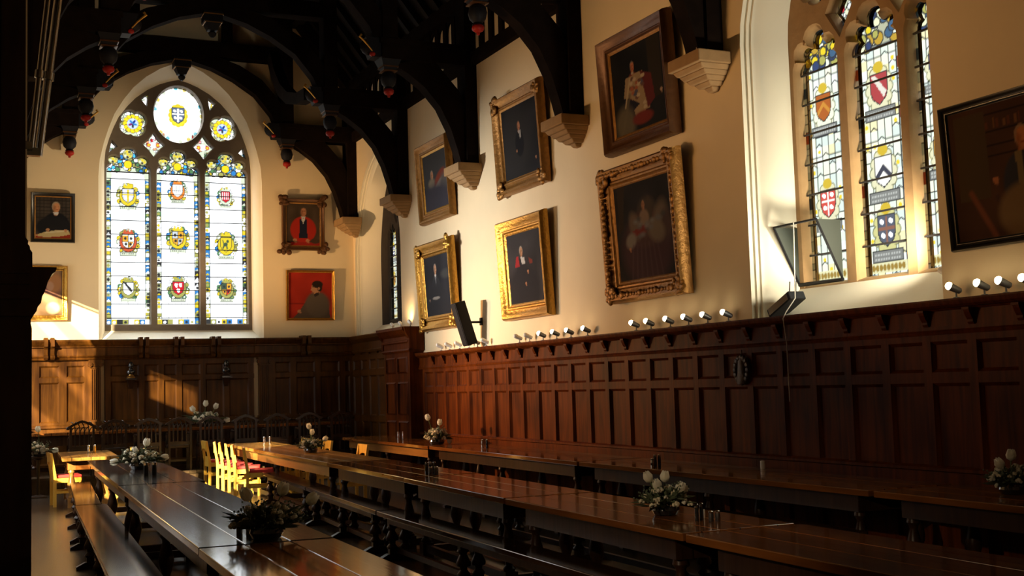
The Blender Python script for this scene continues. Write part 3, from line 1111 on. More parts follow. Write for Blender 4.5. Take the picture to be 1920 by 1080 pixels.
# ------------------------------------------------------------------ panelling
def panelled(m, x0, x1, y_face, stiles, rails, z0, z1, sw=0.09, depth=0.035):
    """backboard, stiles centred at given x, rails (zlo, zhi), raised bead around each panel; y_face = face of the frame (local, negative = into the room)"""
    m.box(x0, x1, y_face + depth, y_face + depth + .02, z0, z1)
    for x in stiles:
        m.box(x - sw / 2, x + sw / 2, y_face, y_face + depth, z0, z1)
    for a, b in rails:
        m.box(x0, x1, y_face + .001, y_face + depth, a, b)
    for xa, xb in zip(stiles[:-1], stiles[1:]):
        for (a, b), (c, d) in zip(rails[:-1], rails[1:]):
            l, r, lo, hi = xa + sw / 2, xb - sw / 2, b, c
            if r - l < .08 or hi - lo < .08: continue
            for k, (t, dp) in enumerate(((0.0, .008), (0.018, .022))):
                pass
            # chamfered moulding running round the panel
            o_ = [(l, y_face + .004, lo), (r, y_face + .004, lo), (r, y_face + .004, hi), (l, y_face + .004, hi)]
            i_ = [(l + .028, y_face + depth - .002, lo + .028), (r - .028, y_face + depth - .002, lo + .028), (r - .028, y_face + depth - .002, hi - .028), (l + .028, y_face + depth - .002, hi - .028)]
            m.loft([o_, i_])


def moulding(m, x0, x1, prof):
    """prof: list of (out, z) from the wall outwards; runs along local x"""
    m.prism([(-o, z) for o, z in prof], x0, x1, 'x')


# right wall, y 20.1 down to the camera; local x = -y
root = empty('trim_right', kind='structure')
m = MB(M_RIGHT)
st = [-(17.88 + .505 * 4) + .505 * i for i in range(42)]
panelled(m, st[0], st[-1], -.08, st, [(0.0, .12), (.70, .835), (1.555, 1.645), (1.905, 1.98)], 0, 2.0, sw=.095)
m.build('panels', PANEL, root)
m = MB(M_RIGHT)
moulding(m, -20.1, 1.5, [(0, 1.96), (.09, 1.96), (.10, 1.985), (.085, 2.0), (.085, 2.03), (0.0, 2.03)])
m.box(-20.1, 1.5, -.075, 0, 2.02, 2.17)
moulding(m, -20.1, 1.5, [(0, 2.16), (.09, 2.16), (.105, 2.175), (.13, 2.18), (.155, 2.20), (.16, 2.215), (.165, 2.235), (.165, 2.25), (0, 2.25)])
moulding(m, -20.1, 1.5, [(.08, .81), (.10, .82), (.10, .845), (.08, .86)])
moulding(m, -20.1, 1.5, [(.08, 0), (.11, 0), (.11, .13), (.08, .15)])
m.build('cornice', PANEL, root)
br = None
for i in range(38):
    y = 19.38 - .505 * i
    if br is None:
        m = MB(Matrix.Translation((XR, 0, 0)))
        m.prism([(-.07, 2.03), (-.085, 2.03), (-.10, 2.05), (-.10, 2.07), (-.115, 2.09), (-.135, 2.13), (-.145, 2.165), (-.07, 2.165)], -.03, .03, 'y')
        m.box(-.15, -.07, -.038, .038, 2.15, 2.17)
        br = m.build('bracket', PANEL, root)
        br.location = (0, y, 0)
    else:
        c = br.copy()
        COL.objects.link(c)
        c.location = (0, y, 0)

# taller panelling of the dais on the right wall, ending in a pier with a bold cornice
root = empty('trim_dais_right', kind='structure')
m = MB(M_RIGHT)
st2 = [-24.0 + .52 * i for i in range(6)]
panelled(m, -24.1, -21.3, -.10, st2, [(.27, .42), (1.0, 1.12), (1.91, 2.03), (2.23, 2.34)], .27, 2.40, sw=.10)
moulding(m, -24.1, -21.4, [(0, 2.38), (.12, 2.38), (.13, 2.42), (.11, 2.44), (.11, 2.58), (.14, 2.60), (.20, 2.65), (.22, 2.70), (.22, 2.72), (0, 2.72)])
m.build('panels', PANEL_END, root)
m = MB(M_RIGHT)
m.box(-21.45, -20.1, -.26, 0, 0, 2.30)
m.box(-21.50, -20.06, -.30, 0, 0, .35)
for xa, xb in ((-21.36, -20.85), (-20.72, -20.2)):            # sunk panels on the pier face
    for za, zb in ((.45, 1.05), (1.15, 1.75), (1.9, 2.2)):
        m.loft([[(xa, -.262, za), (xb, -.262, za), (xb, -.262, zb), (xa, -.262, zb)], [(xa + .03, -.285, za + .03), (xb - .03, -.285, za + .03), (xb - .03, -.285, zb - .03), (xa + .03, -.285, zb - .03)]])
moulding(m, -21.50, -20.05, [(0, 2.28), (.28, 2.28), (.30, 2.31), (.28, 2.34), (.28, 2.44), (.31, 2.46), (.31, 2.49), (.29, 2.50), (.29, 2.56), (.34, 2.60), (.39, 2.66), (.41, 2.68), (.41, 2.73), (0, 2.73)])
for x in (-20.06, -21.50):
    m.prism([(-.02, 2.30), (-.30, 2.34), (-.30, 2.52), (-.36, 2.62), (-.39, 2.73), (-.02, 2.73)], x - .03, x + .06, 'x')
m.build('end_pier', PANEL, root)

m = MB()
for ya, yb in ((9.9, 14.6), (18.75, 21.75)):
    m.prism([(XL, 2.44), (XL + .06, 2.46), (XL + .08, 2.52), (XL + .14, 2.56), (XL + .16, 2.62), (XL, 2.62)], ya, yb, 'y')
m.build('trim_left', PANEL, kind='structure')

# end wall panelling: two side bays and a slightly recessed centre, fluted pilasters between
root = empty('trim_back', kind='structure')
m = MB(M_END)
RL = [(.27, .40), (1.0, 1.18), (1.93, 2.02), (2.24, 2.34)]
panelled(m, XL, 2.30, -.10, [.72, 1.37, 1.85, 2.30], RL, .27, 2.40, sw=.13)
panelled(m, 2.60, 5.46, -.06, [2.66, 3.28, 3.65, 3.99, 4.45, 4.91, 5.40], RL, .27, 2.40, sw=.10)
panelled(m, 5.80, XR - .1, -.10, [5.82, 6.25, 6.76, 7.28, 7.5], RL, .27, 2.40, sw=.12)
m.build('panels', PANEL_END, root)
m = MB(M_END)
for xa, xb, d in ((XL, 2.60, .05), (2.58, 5.48, 0.0), (5.46, XR - .1, .05)):
    P = [(0, 2.34), (.10, 2.34), (.12, 2.36), (.10, 2.38), (.13, 2.41), (.10, 2.43), (.095, 2.57), (.13, 2.58), (.13, 2.60), (.17, 2.64), (.20, 2.68), (.21, 2.70), (.21, 2.725), (0, 2.725)]
    moulding(m, xa, xb, [(o + d if o else 0, z) for o, z in P])
    moulding(m, xa, xb, [(.05 + d, 1.06), (.09 + d, 1.08), (.09 + d, 1.12), (.05 + d, 1.14)])
    moulding(m, xa, xb, [(.05 + d, .27), (.11 + d, .27), (.11 + d, .40), (.05 + d, .42)])
m.build('cornice', PANEL_END, root)
for xa, xb in ((2.33, 2.52), (5.55, 5.76)):
    m = MB(M_END)
    m.box(xa - .03, xb + .03, -.15, 0, .27, 1.10)
    m.box(xa - .02, xb + .02, -.16, 0, 1.10, 1.18)
    m.box(xa, xb, -.13, 0, 1.18, 2.20)
    w_ = (xb - xa) / 11
    for i in range(5):                                        # fillets between the flutes
        m.box(xa + w_ * (2 * i + 1), xa + w_ * (2 * i + 2), -.148, -.13, 1.22, 2.17)
    m.box(xa - .03, xb + .03, -.17, 0, 2.30, 2.345)
    m.box(xa - .01, xb + .01, -.155, 0, 2.19, 2.215)
    for x in (xa - .005, xb + .005):                          # scroll capital
        m.tube([(x, -.19, 2.255), (x, -.10, 2.255)], .045, 12)
        m.tube([(x, -.20, 2.255), (x, -.19, 2.255)], .018, 8)
    m.box(xa, xb, -.165, 0, 2.22, 2.30)
    m.build('pilaster', PANEL_END, root)
for x in (1.60, 3.31, 3.975, 4.685, 6.495):                   # paired scroll consoles that clasp the cornice
    m = MB(M_END)
    d = .06 if x < 2.6 or x > 5.5 else .01
    for q in (-.058, .058):
        m.box(x + q - .033, x + q + .033, -.235 - d, 0, 2.60, 2.765)
        m.prism([(0, 2.36), (-.17 - d, 2.36), (-.18 - d, 2.42), (-.14 - d, 2.47), (-.15 - d, 2.55), (-.22 - d, 2.62), (0, 2.62)], x + q - .035, x + q + .035, 'x')
        m.tube([(x + q - .04, -.165 - d, 2.40), (x + q + .04, -.165 - d, 2.40)], .035, 8)
    m.build('console', PANEL_END, root)

# dark timber pier at the end of the left wall, with its cornice and upper pilaster
root = empty('pier', (0, 9.6, 0), label='dark carved timber pier with projecting cornice cutting off the left edge of the hall', cat='pier')
q = lambda x: x * 1.5738                                       # measured at 6.1 m, built at 9.6 m
Q = lambda z: 1.65 + (z - 1.65) * 1.5738
m = MB()
prof = [(.33, 0), (.33, 1.98), (.325, 2.00), (.325, 2.02), (.34, 2.045), (.35, 2.06), (.355, 2.08), (.37, 2.10), (.375, 2.13), (.385, 2.15), (.395, 2.18), (.40, 2.20), (.41, 2.22), (.42, 2.24), (.435, 2.25), (.44, 2.27)]
pp = [(q(x), Q(z) if z else 0) for x, z in prof]
m.prism([(-2.0, 0)] + pp + [(-2.0, Q(2.27))], -.06, .30, 'y')
for z in (2.05, 2.13, 2.20, 2.25):
    m.box(-2.0, q(.32), -.09, 0, Q(z) - .02, Q(z))
m.build('panelled_base', EBONY, root)
m = MB()
m.prism([(-2.0, Q(2.27)), (q(.332), Q(2.27)), (q(.332), Q(2.34)), (q(.322), Q(2.355)), (q(.32), Q(2.37)), (q(.312), Q(2.38)), (q(.314), Q(2.395)), (q(.302), Q(2.41)), (q(.30), Q(2.43)), (q(.298), 6.9), (-2.0, 6.9)], -.04, .26, 'y')
for x in (-.3, .05, .3):
    m.box(x, x + .05, -.07, 0, Q(2.42), 6.6)
m.build('upper_pilaster', EBONY, root)

m = MB()
m.tube([(.585, 9.98, 3.55), (.66, 9.98, 4.20), (.735, 9.98, 4.85)], .032, 12)
m.tube([(.652, 9.98, 4.16), (.659, 9.98, 4.22)], .048, 12)
m.box(.50, .60, 9.92, 9.99, 3.54, 3.60)
o = m.build('pole', POLISHED, smooth=True)
tag(o, 'polished metal pole with dark collar catching white light high at left', 'pole', 'shiny poles beside the timber pier')
m = MB()
m.tube([(.53, 9.93, 3.60), (.59, 9.93, 4.20), (.655, 9.93, 4.85)], .022, 12)
m.tube([(.586, 9.93, 4.16), (.592, 9.93, 4.22)], .034, 12)
m.box(.48, .54, 9.88, 9.94, 3.58, 3.64)
o = m.build('pole', POLISHED, smooth=True)
tag(o, 'thinner dim metal pole between the bright pole and the timber pier', 'pole', 'shiny poles beside the timber pier')

# ------------------------------------------------------------------ hammer beam roof trusses
def make_truss():
    t = empty('roof_truss', (XC, 0, 0))
    bi = [(3.26, 5.17), (3.20, 5.40), (3.09, 5.74), (2.92, 6.08), (2.66, 6.38), (2.38, 6.58), (2.15, 6.70)]
    bo = [(3.54, 5.17), (3.53, 5.45), (3.42, 6.00), (3.25, 6.36), (2.98, 6.66), (2.85, 6.80), (2.60, 6.84)]
    ai = [(1.94, 6.86), (1.77, 7.27), (1.45, 7.66), (1.02, 7.94), (.58, 8.14), (.2, 8.24), (0, 8.26)]
    ao = [(2.0, 7.45), (1.90, 7.62), (1.58, 7.98), (1.13, 8.24), (.72, 8.37), (.3, 8.42), (0, 8.43)]
    for s in (-1, 1):
        S = lambda P: [(s * x, z) for x, z in P]
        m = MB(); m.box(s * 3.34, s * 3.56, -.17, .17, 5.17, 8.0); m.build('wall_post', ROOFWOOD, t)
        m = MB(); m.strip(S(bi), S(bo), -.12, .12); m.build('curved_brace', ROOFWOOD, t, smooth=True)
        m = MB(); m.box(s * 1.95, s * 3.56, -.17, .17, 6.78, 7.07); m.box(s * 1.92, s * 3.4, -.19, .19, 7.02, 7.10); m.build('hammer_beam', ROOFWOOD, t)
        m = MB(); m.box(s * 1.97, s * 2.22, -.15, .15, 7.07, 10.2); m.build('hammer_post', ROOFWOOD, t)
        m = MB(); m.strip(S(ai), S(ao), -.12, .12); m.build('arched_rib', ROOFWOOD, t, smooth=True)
        # carved head and gilded scroll on the beam end
        m = MB()
        m.ball((s * 1.80, 0, 6.98), .16, .12, .14)
        m.taper((s * 1.90, 0, 6.80), (.10, .12), (s * 1.84, 0, 7.10), (.14, .14))
        hd = m.build('carved_beam_end', BLUEPAINT, t, smooth=True)
        m = MB()
        m.tube([(s * 1.63, -.13, 7.13), (s * 1.60, -.13, 7.09), (s * 1.65, -.13, 7.05), (s * 1.72, -.13, 6.98), (s * 1.80, -.14, 6.88)], [.02, .02, .016, .014, .01], 6)
        m.build('gilded_scroll', GILDPAINT, hd, smooth=True)
        m = MB(); m.ball((s * 1.81, -.10, 6.84), .05, .05, .04); m.build('red_boss', REDPAINT, hd, smooth=True)
        # hanging carved pendant under the beam end
        m = MB()
        m.taper((s * 2.10, 0, 6.62), (.10, .10), (s * 2.10, 0, 6.80), (.17, .17))
        m.lathe([(.06, .28), (.11, .24), (.13, .16), (.11, .08), (.06, .03), (.08, 0)], (s * 2.10, 0, 6.33), 10)
        pd = m.build('pendant', BLUEPAINT, t, smooth=True)
        m = MB(); m.ball((s * 2.10, 0, 6.29), .085, .085, .06); m.lathe([(.03, .05), (.02, 0)], (s * 2.10, 0, 6.20), 8); m.build('red_knop', REDPAINT, pd, smooth=True)
        m = MB(); m.box(s * 2.10 - .13, s * 2.10 + .13, -.135, .135, 6.66, 6.68); m.box(s * 2.10 - .115, s * 2.10 + .115, -.12, .12, 6.60, 6.615); m.build('painted_band', GILT_BROWN, pd)
        # slender king strut in the spandrel and raking principal rafter
        m = MB(); m.box(s * .81, s * 1.0, -.10, .10, 8.6, 10.9); m.build('queen_post', ROOFWOOD, t)
        m = MB(); m.strip(S([(3.5, 7.75), (0, 12.2)]), S([(3.6, 8.0), (0, 12.55)]), -.15, .15); m.build('principal_rafter', ROOFWOOD, t)
        m = MB(); m.strip(S([(2.0, 9.0), (1.5, 9.5), (.9, 9.8), (0, 9.95)]), S([(2.1, 9.35), (1.5, 9.75), (.9, 10.02), (0, 10.15)]), -.1, .1); m.build('upper_brace', ROOFWOOD, t, smooth=True)
    m = MB(); m.box(-2.2, 2.2, -.14, .14, 8.38, 8.67); m.build('collar_beam', ROOFWOOD, t)
    m = MB()
    m.box(-.16, .16, -.15, .15, 8.12, 8.30)
    m.taper((0, 0, 7.98), (.08, .08), (0, 0, 8.12), (.14, .14))
    m.lathe([(.03, .12), (.075, .08), (.06, .04), (.02, 0)], (0, 0, 7.86), 10)
    pd = m.build('centre_pendant', BLUEPAINT, t, smooth=True)
    m = MB(); m.box(-.17, .17, -.16, .16, 8.24, 8.26); m.box(-.15, .15, -.14, .14, 8.10, 8.115); m.build('painted_band', GILT_DULL, pd)
    return t


TY = [23.93, 20.80, 17.55, 14.0, 10.80]
TL = ['dark timber hammer beam truss flat against the end wall framing the tall stained window',
      'dark hammer beam truss nearest the end wall truss, over the dais step',
      'dark hammer beam truss whose foot stands between the two far pairs of portraits',
      'dark hammer beam truss whose foot stands left of the ermine robe portrait',
      'dark hammer beam truss whose foot stands just before the big near window']
tr0 = make_truss()
tr0.location = (XC, TY[0], 0)
tag(tr0, TL[0], 'roof truss', 'hammer beam roof trusses')
for y, lb in zip(TY[1:], TL[1:]):
    dup(tr0, (XC, y, 0), 0, lb)
# longitudinal curved brace between the end truss and the next one, on each side
for s, lb in ((1, 'curved dark brace running between the two farthest trusses right of the end window'), (-1, 'curved dark brace running between the two farthest trusses left of the end window')):
    m = MB()
    x = XC + s * 1.75
    I = [(20.9, 6.90), (21.5, 6.95), (22.2, 7.12), (22.8, 7.42), (23.3, 7.85), (23.65, 8.35)]
    O = [(20.9, 7.12), (21.45, 7.16), (22.1, 7.33), (22.65, 7.62), (23.1, 8.02), (23.45, 8.5)]
    m.strip(I, O, x - .1, x + .1, 'x')
    o = m.build('wind_brace', ROOFWOOD, smooth=True)
    tag(o, lb, 'roof brace', 'longitudinal roof braces')

# stone corbels carrying the wall posts
def make_corbel():
    m = MB()
    m.box(-.42, 0, -.31, .31, 5.04, 5.175)
    for k, (d, hw, za, zb) in enumerate(((.38, .28, 4.985, 5.04), (.32, .245, 4.935, 4.985), (.26, .20, 4.885, 4.935), (.19, .15, 4.84, 4.885), (.11, .08, 4.79, 4.84))):
        m.taper((-d / 2 + .02, 0, za), (d / 2 - .02, hw - .03), (-d / 2, 0, zb), (d / 2, hw))
    return m.build('stone_corbel', STONE, bevel=.012)


cb = make_corbel()
CL = ['stepped tan stone corbel in the corner beside the end wall', 'stepped tan stone corbel beside the far right window', 'stepped tan stone corbel between the first and second pair of portraits',
      'stepped tan stone corbel between the second and third pair of portraits', 'stepped tan stone corbel left of the big near window']
for i, y in enumerate(TY):
    o = cb if i == 0 else cb.copy()
    if i: COL.objects.link(o)
    o.location = (XR, y if i else 23.78, 0)
    tag(o, CL[i], 'corbel', 'stone corbels on the right wall')

# ------------------------------------------------------------------ portraits
def frame_mesh(w, h, prof):
    """prof: list of (inset from the outer edge, height above the wall)"""
    m = MB()
    loops = [[(-w / 2 + i, -d, i), (w / 2 - i, -d, i), (w / 2 - i, -d, h - i), (-w / 2 + i, -d, h - i)] for i, d in prof]
    m.loft(loops)
    return m


def ornaments(f, mat, w, h, fw, d, seed, all_round=False, r=.05):
    """carved leaf work: one part per corner, or one continuous carved band round the whole frame"""
    rng = random.Random(seed)

    def put(m, x, z):
        s = rng.uniform(.6, 1.1) * r
        m.ball((x, -d, z), s, s * .55, s * rng.uniform(.6, 1.1), 7, 5)
    for sx in (-1, 1):
        for z in (0, h):
            m = MB()
            for k in range(11):
                put(m, sx * (w / 2 - fw * .45) + rng.uniform(-.10, .10), z + (fw * .45 if z == 0 else -fw * .45) + rng.uniform(-.10, .10))
            m.build('corner_ornament', mat, f, smooth=True)
    if all_round:
        m = MB()
        nx, nz = int(w / .07), int(h / .07)
        for i in range(nx):
            for z in (fw * .35, h - fw * .35):
                put(m, -w / 2 + w * (i + .5) / nx, z)
        for i in range(nz):
            for x in (-w / 2 + fw * .35, w / 2 - fw * .35):
                put(m, x, h * (i + .5) / nz)
        m.build('carved_band', mat, f, smooth=True)


def sitter(a, cx, cy, s, skin, hair, coat, lapel=None, collar=None, old=True, turn=0.15, shoulders=1.0):
    """half length figure; s = head half height as a share of the sheet height; cy = centre of the face"""
    k = a.h / a.w
    hx = s * k * .76
    a.ell(cx, cy - s * 4.4, hx * 3.0 * shoulders, s * 3.1, coat, .10)
    a.ell(cx, cy - s * 2.9, hx * 2.35 * shoulders, s * 1.25, coat, .10)
    a.ell(cx, cy - s * 1.25, hx * .62, s * .55, tuple(c * .75 for c in skin), .2)
    if lapel:
        a.poly([(cx - hx * .65, cy - s * 1.35), (cx + hx * .65, cy - s * 1.35), (cx + hx * .1, cy - s * 4.2)], lapel)
    if collar:
        a.poly([(cx - hx * .75, cy - s * 1.1), (cx + hx * .75, cy - s * 1.1), (cx + hx * .35, cy - s * 1.8), (cx, cy - s * 1.5), (cx - hx * .35, cy - s * 1.8)], collar)
    a.ell(cx, cy + s * .18, hx * 1.05, s * 1.02, hair, .12)
    a.ell(cx + turn * hx, cy - s * .06, hx * .84, s * .94, skin, .12)
    sh = tuple(c * .55 for c in skin)
    a.ell(cx - hx * .45, cy - s * .15, hx * .35, s * .7, sh, .8, a=.45)
    for e in (-1, 1):
        a.ell(cx + (turn * 1.6 + e * .33) * hx, cy + s * .10, hx * .17, s * .07, sh, .4)
        a.ell(cx + (turn * 1.6 + e * .33) * hx, cy + s * .26, hx * .20, s * .04, sh, .4, a=.7)
    a.ell(cx + turn * 2.2 * hx, cy - s * .15, hx * .11, s * .22, tuple(min(1, c * 1.15) for c in skin), .4)
    a.ell(cx + turn * 1.8 * hx, cy - s * .50, hx * .28, s * .055, (skin[0] * .6, skin[1] * .35, skin[2] * .3), .4)
    if old:
        a.ell(cx + turn * hx, cy + s * .62, hx * .6, s * .28, skin, .3)


def hand(a, x, y, s, skin, rot=0.0):
    k = a.h / a.w
    a.ell(x, y, s * k * .6, s * .42, skin, .2, rot=rot)
    for i in range(4):
        th = rot - .5 + .3 * i
        a.line(x, y, x + s * k * .85 * math.sin(th + .3), y - s * .8 * math.cos(th), s * a.h * .2, tuple(c * .92 for c in skin), .9)


SKIN, PINK = (.36, .17, .09), (.42, .18, .11)


def p_ruffled(w, h):
    a = Art(w, h, .014, (.022, .022, .026)).blotch(.4, 5, 1)
    a.ell(.5, .75, .5, .3, (.04, .04, .042), .8)
    sitter(a, .36, .60, .075, SKIN, (.25, .20, .15), (.045, .042, .05), None, (.25, .22, .16), shoulders=1.2)
    a.ell(.34, .47, .10, .06, (.16, .135, .095), .8)
    a.ell(.68, .52, .20, .09, (.17, .035, .02), .4, rot=.4)
    a.ell(.72, .43, .22, .06, (.20, .17, .14), .5, rot=.3)
    a.ell(.85, .40, .12, .12, (.085, .075, .07), .9)
    a.ell(.5, .15, .5, .22, (.035, .033, .045), .6)
    return a


def p_bald(w, h):
    a = Art(w, h, .014, (.022, .022, .027)).blotch(.4, 5, 2)
    sitter(a, .45, .76, .072, (.40, .22, .13), (.25, .2, .17), (.028, .028, .032), (.14, .14, .15), (.5, .48, .45))
    a.ell(.48, .18, .36, .3, (.022, .022, .026), .4)
    a.ell(.42, .30, .12, .02, (.22, .20, .18), .4)
    hand(a, .16, .28, .035, (.2, .14, .11))
    a.ell(.84, .66, .12, .05, (.045, .045, .045), .9)
    return a


def p_standing(w, h):
    a = Art(w, h, .014, (.013, .013, .016)).blotch(.5, 5, 3)
    a.ell(.3, .45, .35, .35, (.022, .021, .022), .9)
    sitter(a, .47, .70, .055, (.34, .15, .08), (.10, .06, .04), (.010, .010, .013), None, (.35, .32, .28))
    a.poly([(.46, .64), (.53, .64), (.52, .54), (.49, .52)], (.28, .26, .24))
    hand(a, .38, .37, .028, SKIN)
    hand(a, .88, .19, .035, SKIN)
    return a


def p_bands(w, h):
    a = Art(w, h, .014, (.032, .030, .033)).blotch(.35, 5, 4)
    sitter(a, .42, .72, .06, (.38, .20, .11), (.32, .29, .25), (.020, .019, .024), None, (.5, .5, .5), shoulders=1.1)
    a.poly([(.27, .66), (.33, .67), (.36, .52), (.22, .52)], (.30, .02, .025))
    a.poly([(.62, .62), (.72, .58), (.73, .53), (.64, .53)], (.16, .03, .02))
    a.poly([(.40, .64), (.50, .64), (.52, .54), (.42, .55)], (.45, .44, .42))
    a.ell(.45, .18, .38, .3, (.018, .017, .021), .3)
    hand(a, .58, .44, .04, SKIN)
    hand(a, .50, .28, .04, SKIN)
    return a


def p_ermine(w, h):
    a = Art(w, h, .014, (.010, .010, .012)).blotch(.5, 5, 5)
    a.rect(.72, .3, .95, 1, (.022, .016, .012))
    sitter(a, .42, .74, .052, (.36, .13, .07), (.16, .13, .11), (.12, .025, .02), None, (.3, .25, .2), shoulders=1.1)
    a.poly([(.28, .64), (.60, .66), (.66, .40), (.70, .22), (.42, .18), (.36, .40), (.22, .42)], (.24, .17, .10))
    a.poly([(.56, .66), (.76, .58), (.80, .30), (.66, .22)], (.09, .015, .015))
    for i in range(26):
        rng = random.Random(i)
        a.ell(rng.uniform(.34, .62), rng.uniform(.24, .62), .03, .018, rng.choice([(.35, .28, .2), (.10, .05, .04), (.25, .08, .04), (.06, .06, .1)]), .3)
    a.poly([(.24, .42), (.42, .36), (.52, .30), (.36, .24), (.20, .34)], (.012, .010, .018))
    a.ell(.22, .13, .14, .15, (.09, .075, .05), .7)
    a.line(.34, .44, .14, .02, .05, (.10, .085, .055), .7)
    a.ell(.55, .14, .16, .06, (.13, .02, .015), .4)
    a.line(.36, .62, .24, .32, .03, (.32, .26, .16))
    hand(a, .92, .36, .04, (.32, .22, .16))
    return a


def p_wig(w, h):
    a = Art(w, h, .014, (.020, .018, .019)).blotch(.4, 5, 6)
    a.poly([(.08, 1), (.22, 1), (.14, .55), (.06, .5)], (.034, .024, .018))
    a.ell(.58, .66, .14, .13, (.055, .045, .035), .4)
    a.ell(.54, .30, .36, .30, (.060, .030, .032), .4)
    a.ell(.54, .50, .27, .16, (.075, .040, .035), .3)
    sitter(a, .53, .74, .045, (.30, .15, .085), (.075, .058, .045), (.085, .045, .04), None, None, old=False, turn=-.12, shoulders=.75)
    a.ell(.62, .68, .045, .11, (.065, .05, .038), .4)
    a.ell(.53, .61, .07, .07, (.20, .14, .10), .4)
    a.ell(.36, .55, .06, .10, (.13, .095, .07), .9, rot=.5)
    a.ell(.80, .56, .08, .13, (.13, .10, .075), .9, rot=-.4)
    a.ell(.90, .50, .06, .10, (.07, .045, .04), .9)
    a.poly([(.30, .50), (.60, .56), (.64, .50), (.48, .44), (.34, .45)], (.17, .03, .022))
    a.ell(.27, .41, .07, .055, (.19, .165, .14), .7, rot=.3)
    a.ell(.72, .46, .10, .075, (.15, .12, .085), .8, rot=-.3)
    for i in range(14):
        rng = random.Random(i)
        a.ell(rng.uniform(.3, .88), rng.uniform(.42, .62), .035, .02, (rng.uniform(.05, .2),) * 3, .9, a=.5)
    for i in range(7):
        a.line(.30 + .07 * i, .36, .24 + .09 * i, .02, .03, (.09, .055, .06), .5)
    hand(a, .24, .33, .035, SKIN)
    return a


def p_jacket(w, h):
    a = Art(w, h, .014, (.055, .022, .010)).blotch(.4, 6, 7)
    a.rect(.05, .30, .30, .95, (.060, .036, .015))
    for z in (.93, .80, .70, .62):
        a.rect(.30, z - .016, .80, z, (.016, .008, .005))
    for i in range(18):
        a.rect(.30 + .028 * i, .81, .30 + .028 * i + .016, .81 + .09 * (0.6 + .4 * ((i * 7) % 5) / 5), [(.10, .03, .01), (.05, .02, .01), (.14, .06, .02)][i % 3])
    a.rect(.66, .55, .71, 1, (.13, .08, .035))
    a.rect(.80, .3, 1, 1, (.10, .022, .010))
    a.line(.14, .36, .30, .02, .05, (.16, .05, .02))
    a.line(.34, .30, .44, .02, .04, (.05, .02, .016))
    sitter(a, .56, .70, .075, (.42, .14, .045), (.26, .15, .08), (.028, .026, .034), (.22, .15, .06), None, turn=.15, shoulders=1.1)
    a.poly([(.50, .60), (.62, .60), (.60, .32), (.52, .32)], (.16, .11, .045))
    a.poly([(.55, .60), (.60, .60), (.60, .36), (.56, .34)], (.030, .018, .018))
    a.ell(.55, .17, .18, .18, (.16, .095, .04), .3)
    a.ell(.82, .20, .16, .16, (.15, .09, .04), .3)
    hand(a, .34, .43, .045, (.36, .13, .05))
    hand(a, .90, .24, .05, (.36, .13, .05))
    return a


def p_reader(w, h):
    a = Art(w, h, .014, (.045, .036, .030)).blotch(.4, 6, 8)
    for i in range(6):
        a.line(0, .50 + .08 * i, 1, .50 + .08 * i, .012, (.018, .015, .013))
    for i in range(10):
        a.line(.05 + .1 * i, .45, .05 + .1 * i, 1, .010, (.022, .018, .016))
    sitter(a, .58, .74, .105, (.46, .21, .10), (.30, .24, .17), (.010, .010, .012), None, (.5, .5, .5), shoulders=1.25)
    a.ell(.5, .28, .42, .22, (.012, .012, .014), .2)
    a.rect(0, 0, 1, .12, (.22, .025, .012))
    a.poly([(.02, .08), (.30, .17), (.62, .22), (.90, .22), (.98, .12), (.70, .07), (.30, .04)], (.42, .33, .16))
    a.line(.30, .15, .9, .20, .02, (.55, .48, .32))
    hand(a, .36, .22, .06, (.40, .2, .1))
    hand(a, .84, .21, .06, (.40, .2, .1))
    return a


def p_brown(w, h):
    a = Art(w, h, .014, (.20, .115, .06)).blotch(.6, 9, 9)
    a.ell(.62, .55, .25, .16, (.14, .06, .05), .5)
    a.ell(.55, .30, .22, .14, (.30, .20, .12), .6)
    a.ell(.75, .17, .13, .10, (.62, .52, .34), .5)
    a.ell(.8, .72, .14, .16, (.30, .14, .06), .6)
    a.ell(.68, .65, .08, .09, (.34, .19, .12), .3)
    return a


def p_robe(w, h):
    a = Art(w, h, .014, (.055, .038, .026)).blotch(.4, 6, 10)
    sitter(a, .50, .79, .092, (.36, .16, .09), (.05, .04, .03), (.32, .02, .012), (.012, .014, .03), (.5, .5, .5), shoulders=1.35)
    a.poly([(.40, .62), (.60, .62), (.62, .20), (.38, .20)], (.012, .015, .03))
    a.poly([(.44, .64), (.56, .64), (.50, .52)], (.5, .5, .5))
    a.rect(0, 0, 1, .10, (.24, .016, .012))
    hand(a, .26, .15, .07, SKIN)
    hand(a, .62, .14, .07, SKIN)
    a.ell(.84, .13, .12, .05, (.05, .03, .02), .3)
    return a


def p_profile(w, h):
    a = Art(w, h, .014, (.30, .022, .012)).blotch(.25, 5, 11)
    a.rect(0, .30, .5, .34, (.20, .014, .01))
    a.poly([(.10, 0), (.22, .12), (.42, .40), (.50, .52), (.66, .58), (.80, .52), (.90, .36), (.95, 0)], (.075, .055, .042))
    a.ell(.66, .30, .24, .24, (.09, .068, .052), .3)
    a.ell(.63, .66, .10, .13, (.38, .19, .10), .12)
    a.ell(.66, .74, .115, .075, (.02, .013, .010), .15)
    a.ell(.71, .68, .055, .09, (.02, .013, .010), .2)
    a.poly([(.535, .67), (.50, .61), (.55, .60)], (.38, .19, .10))
    a.ell(.565, .685, .022, .012, (.10, .05, .03), .3)
    a.ell(.69, .65, .022, .032, (.34, .16, .09), .2)
    a.ell(.55, .555, .03, .012, (.20, .07, .05), .3)
    a.poly([(.58, .53), (.70, .58), (.68, .50), (.60, .46)], (.03, .022, .02))
    hand(a, .24, .16, .06, SKIN, .6)
    return a


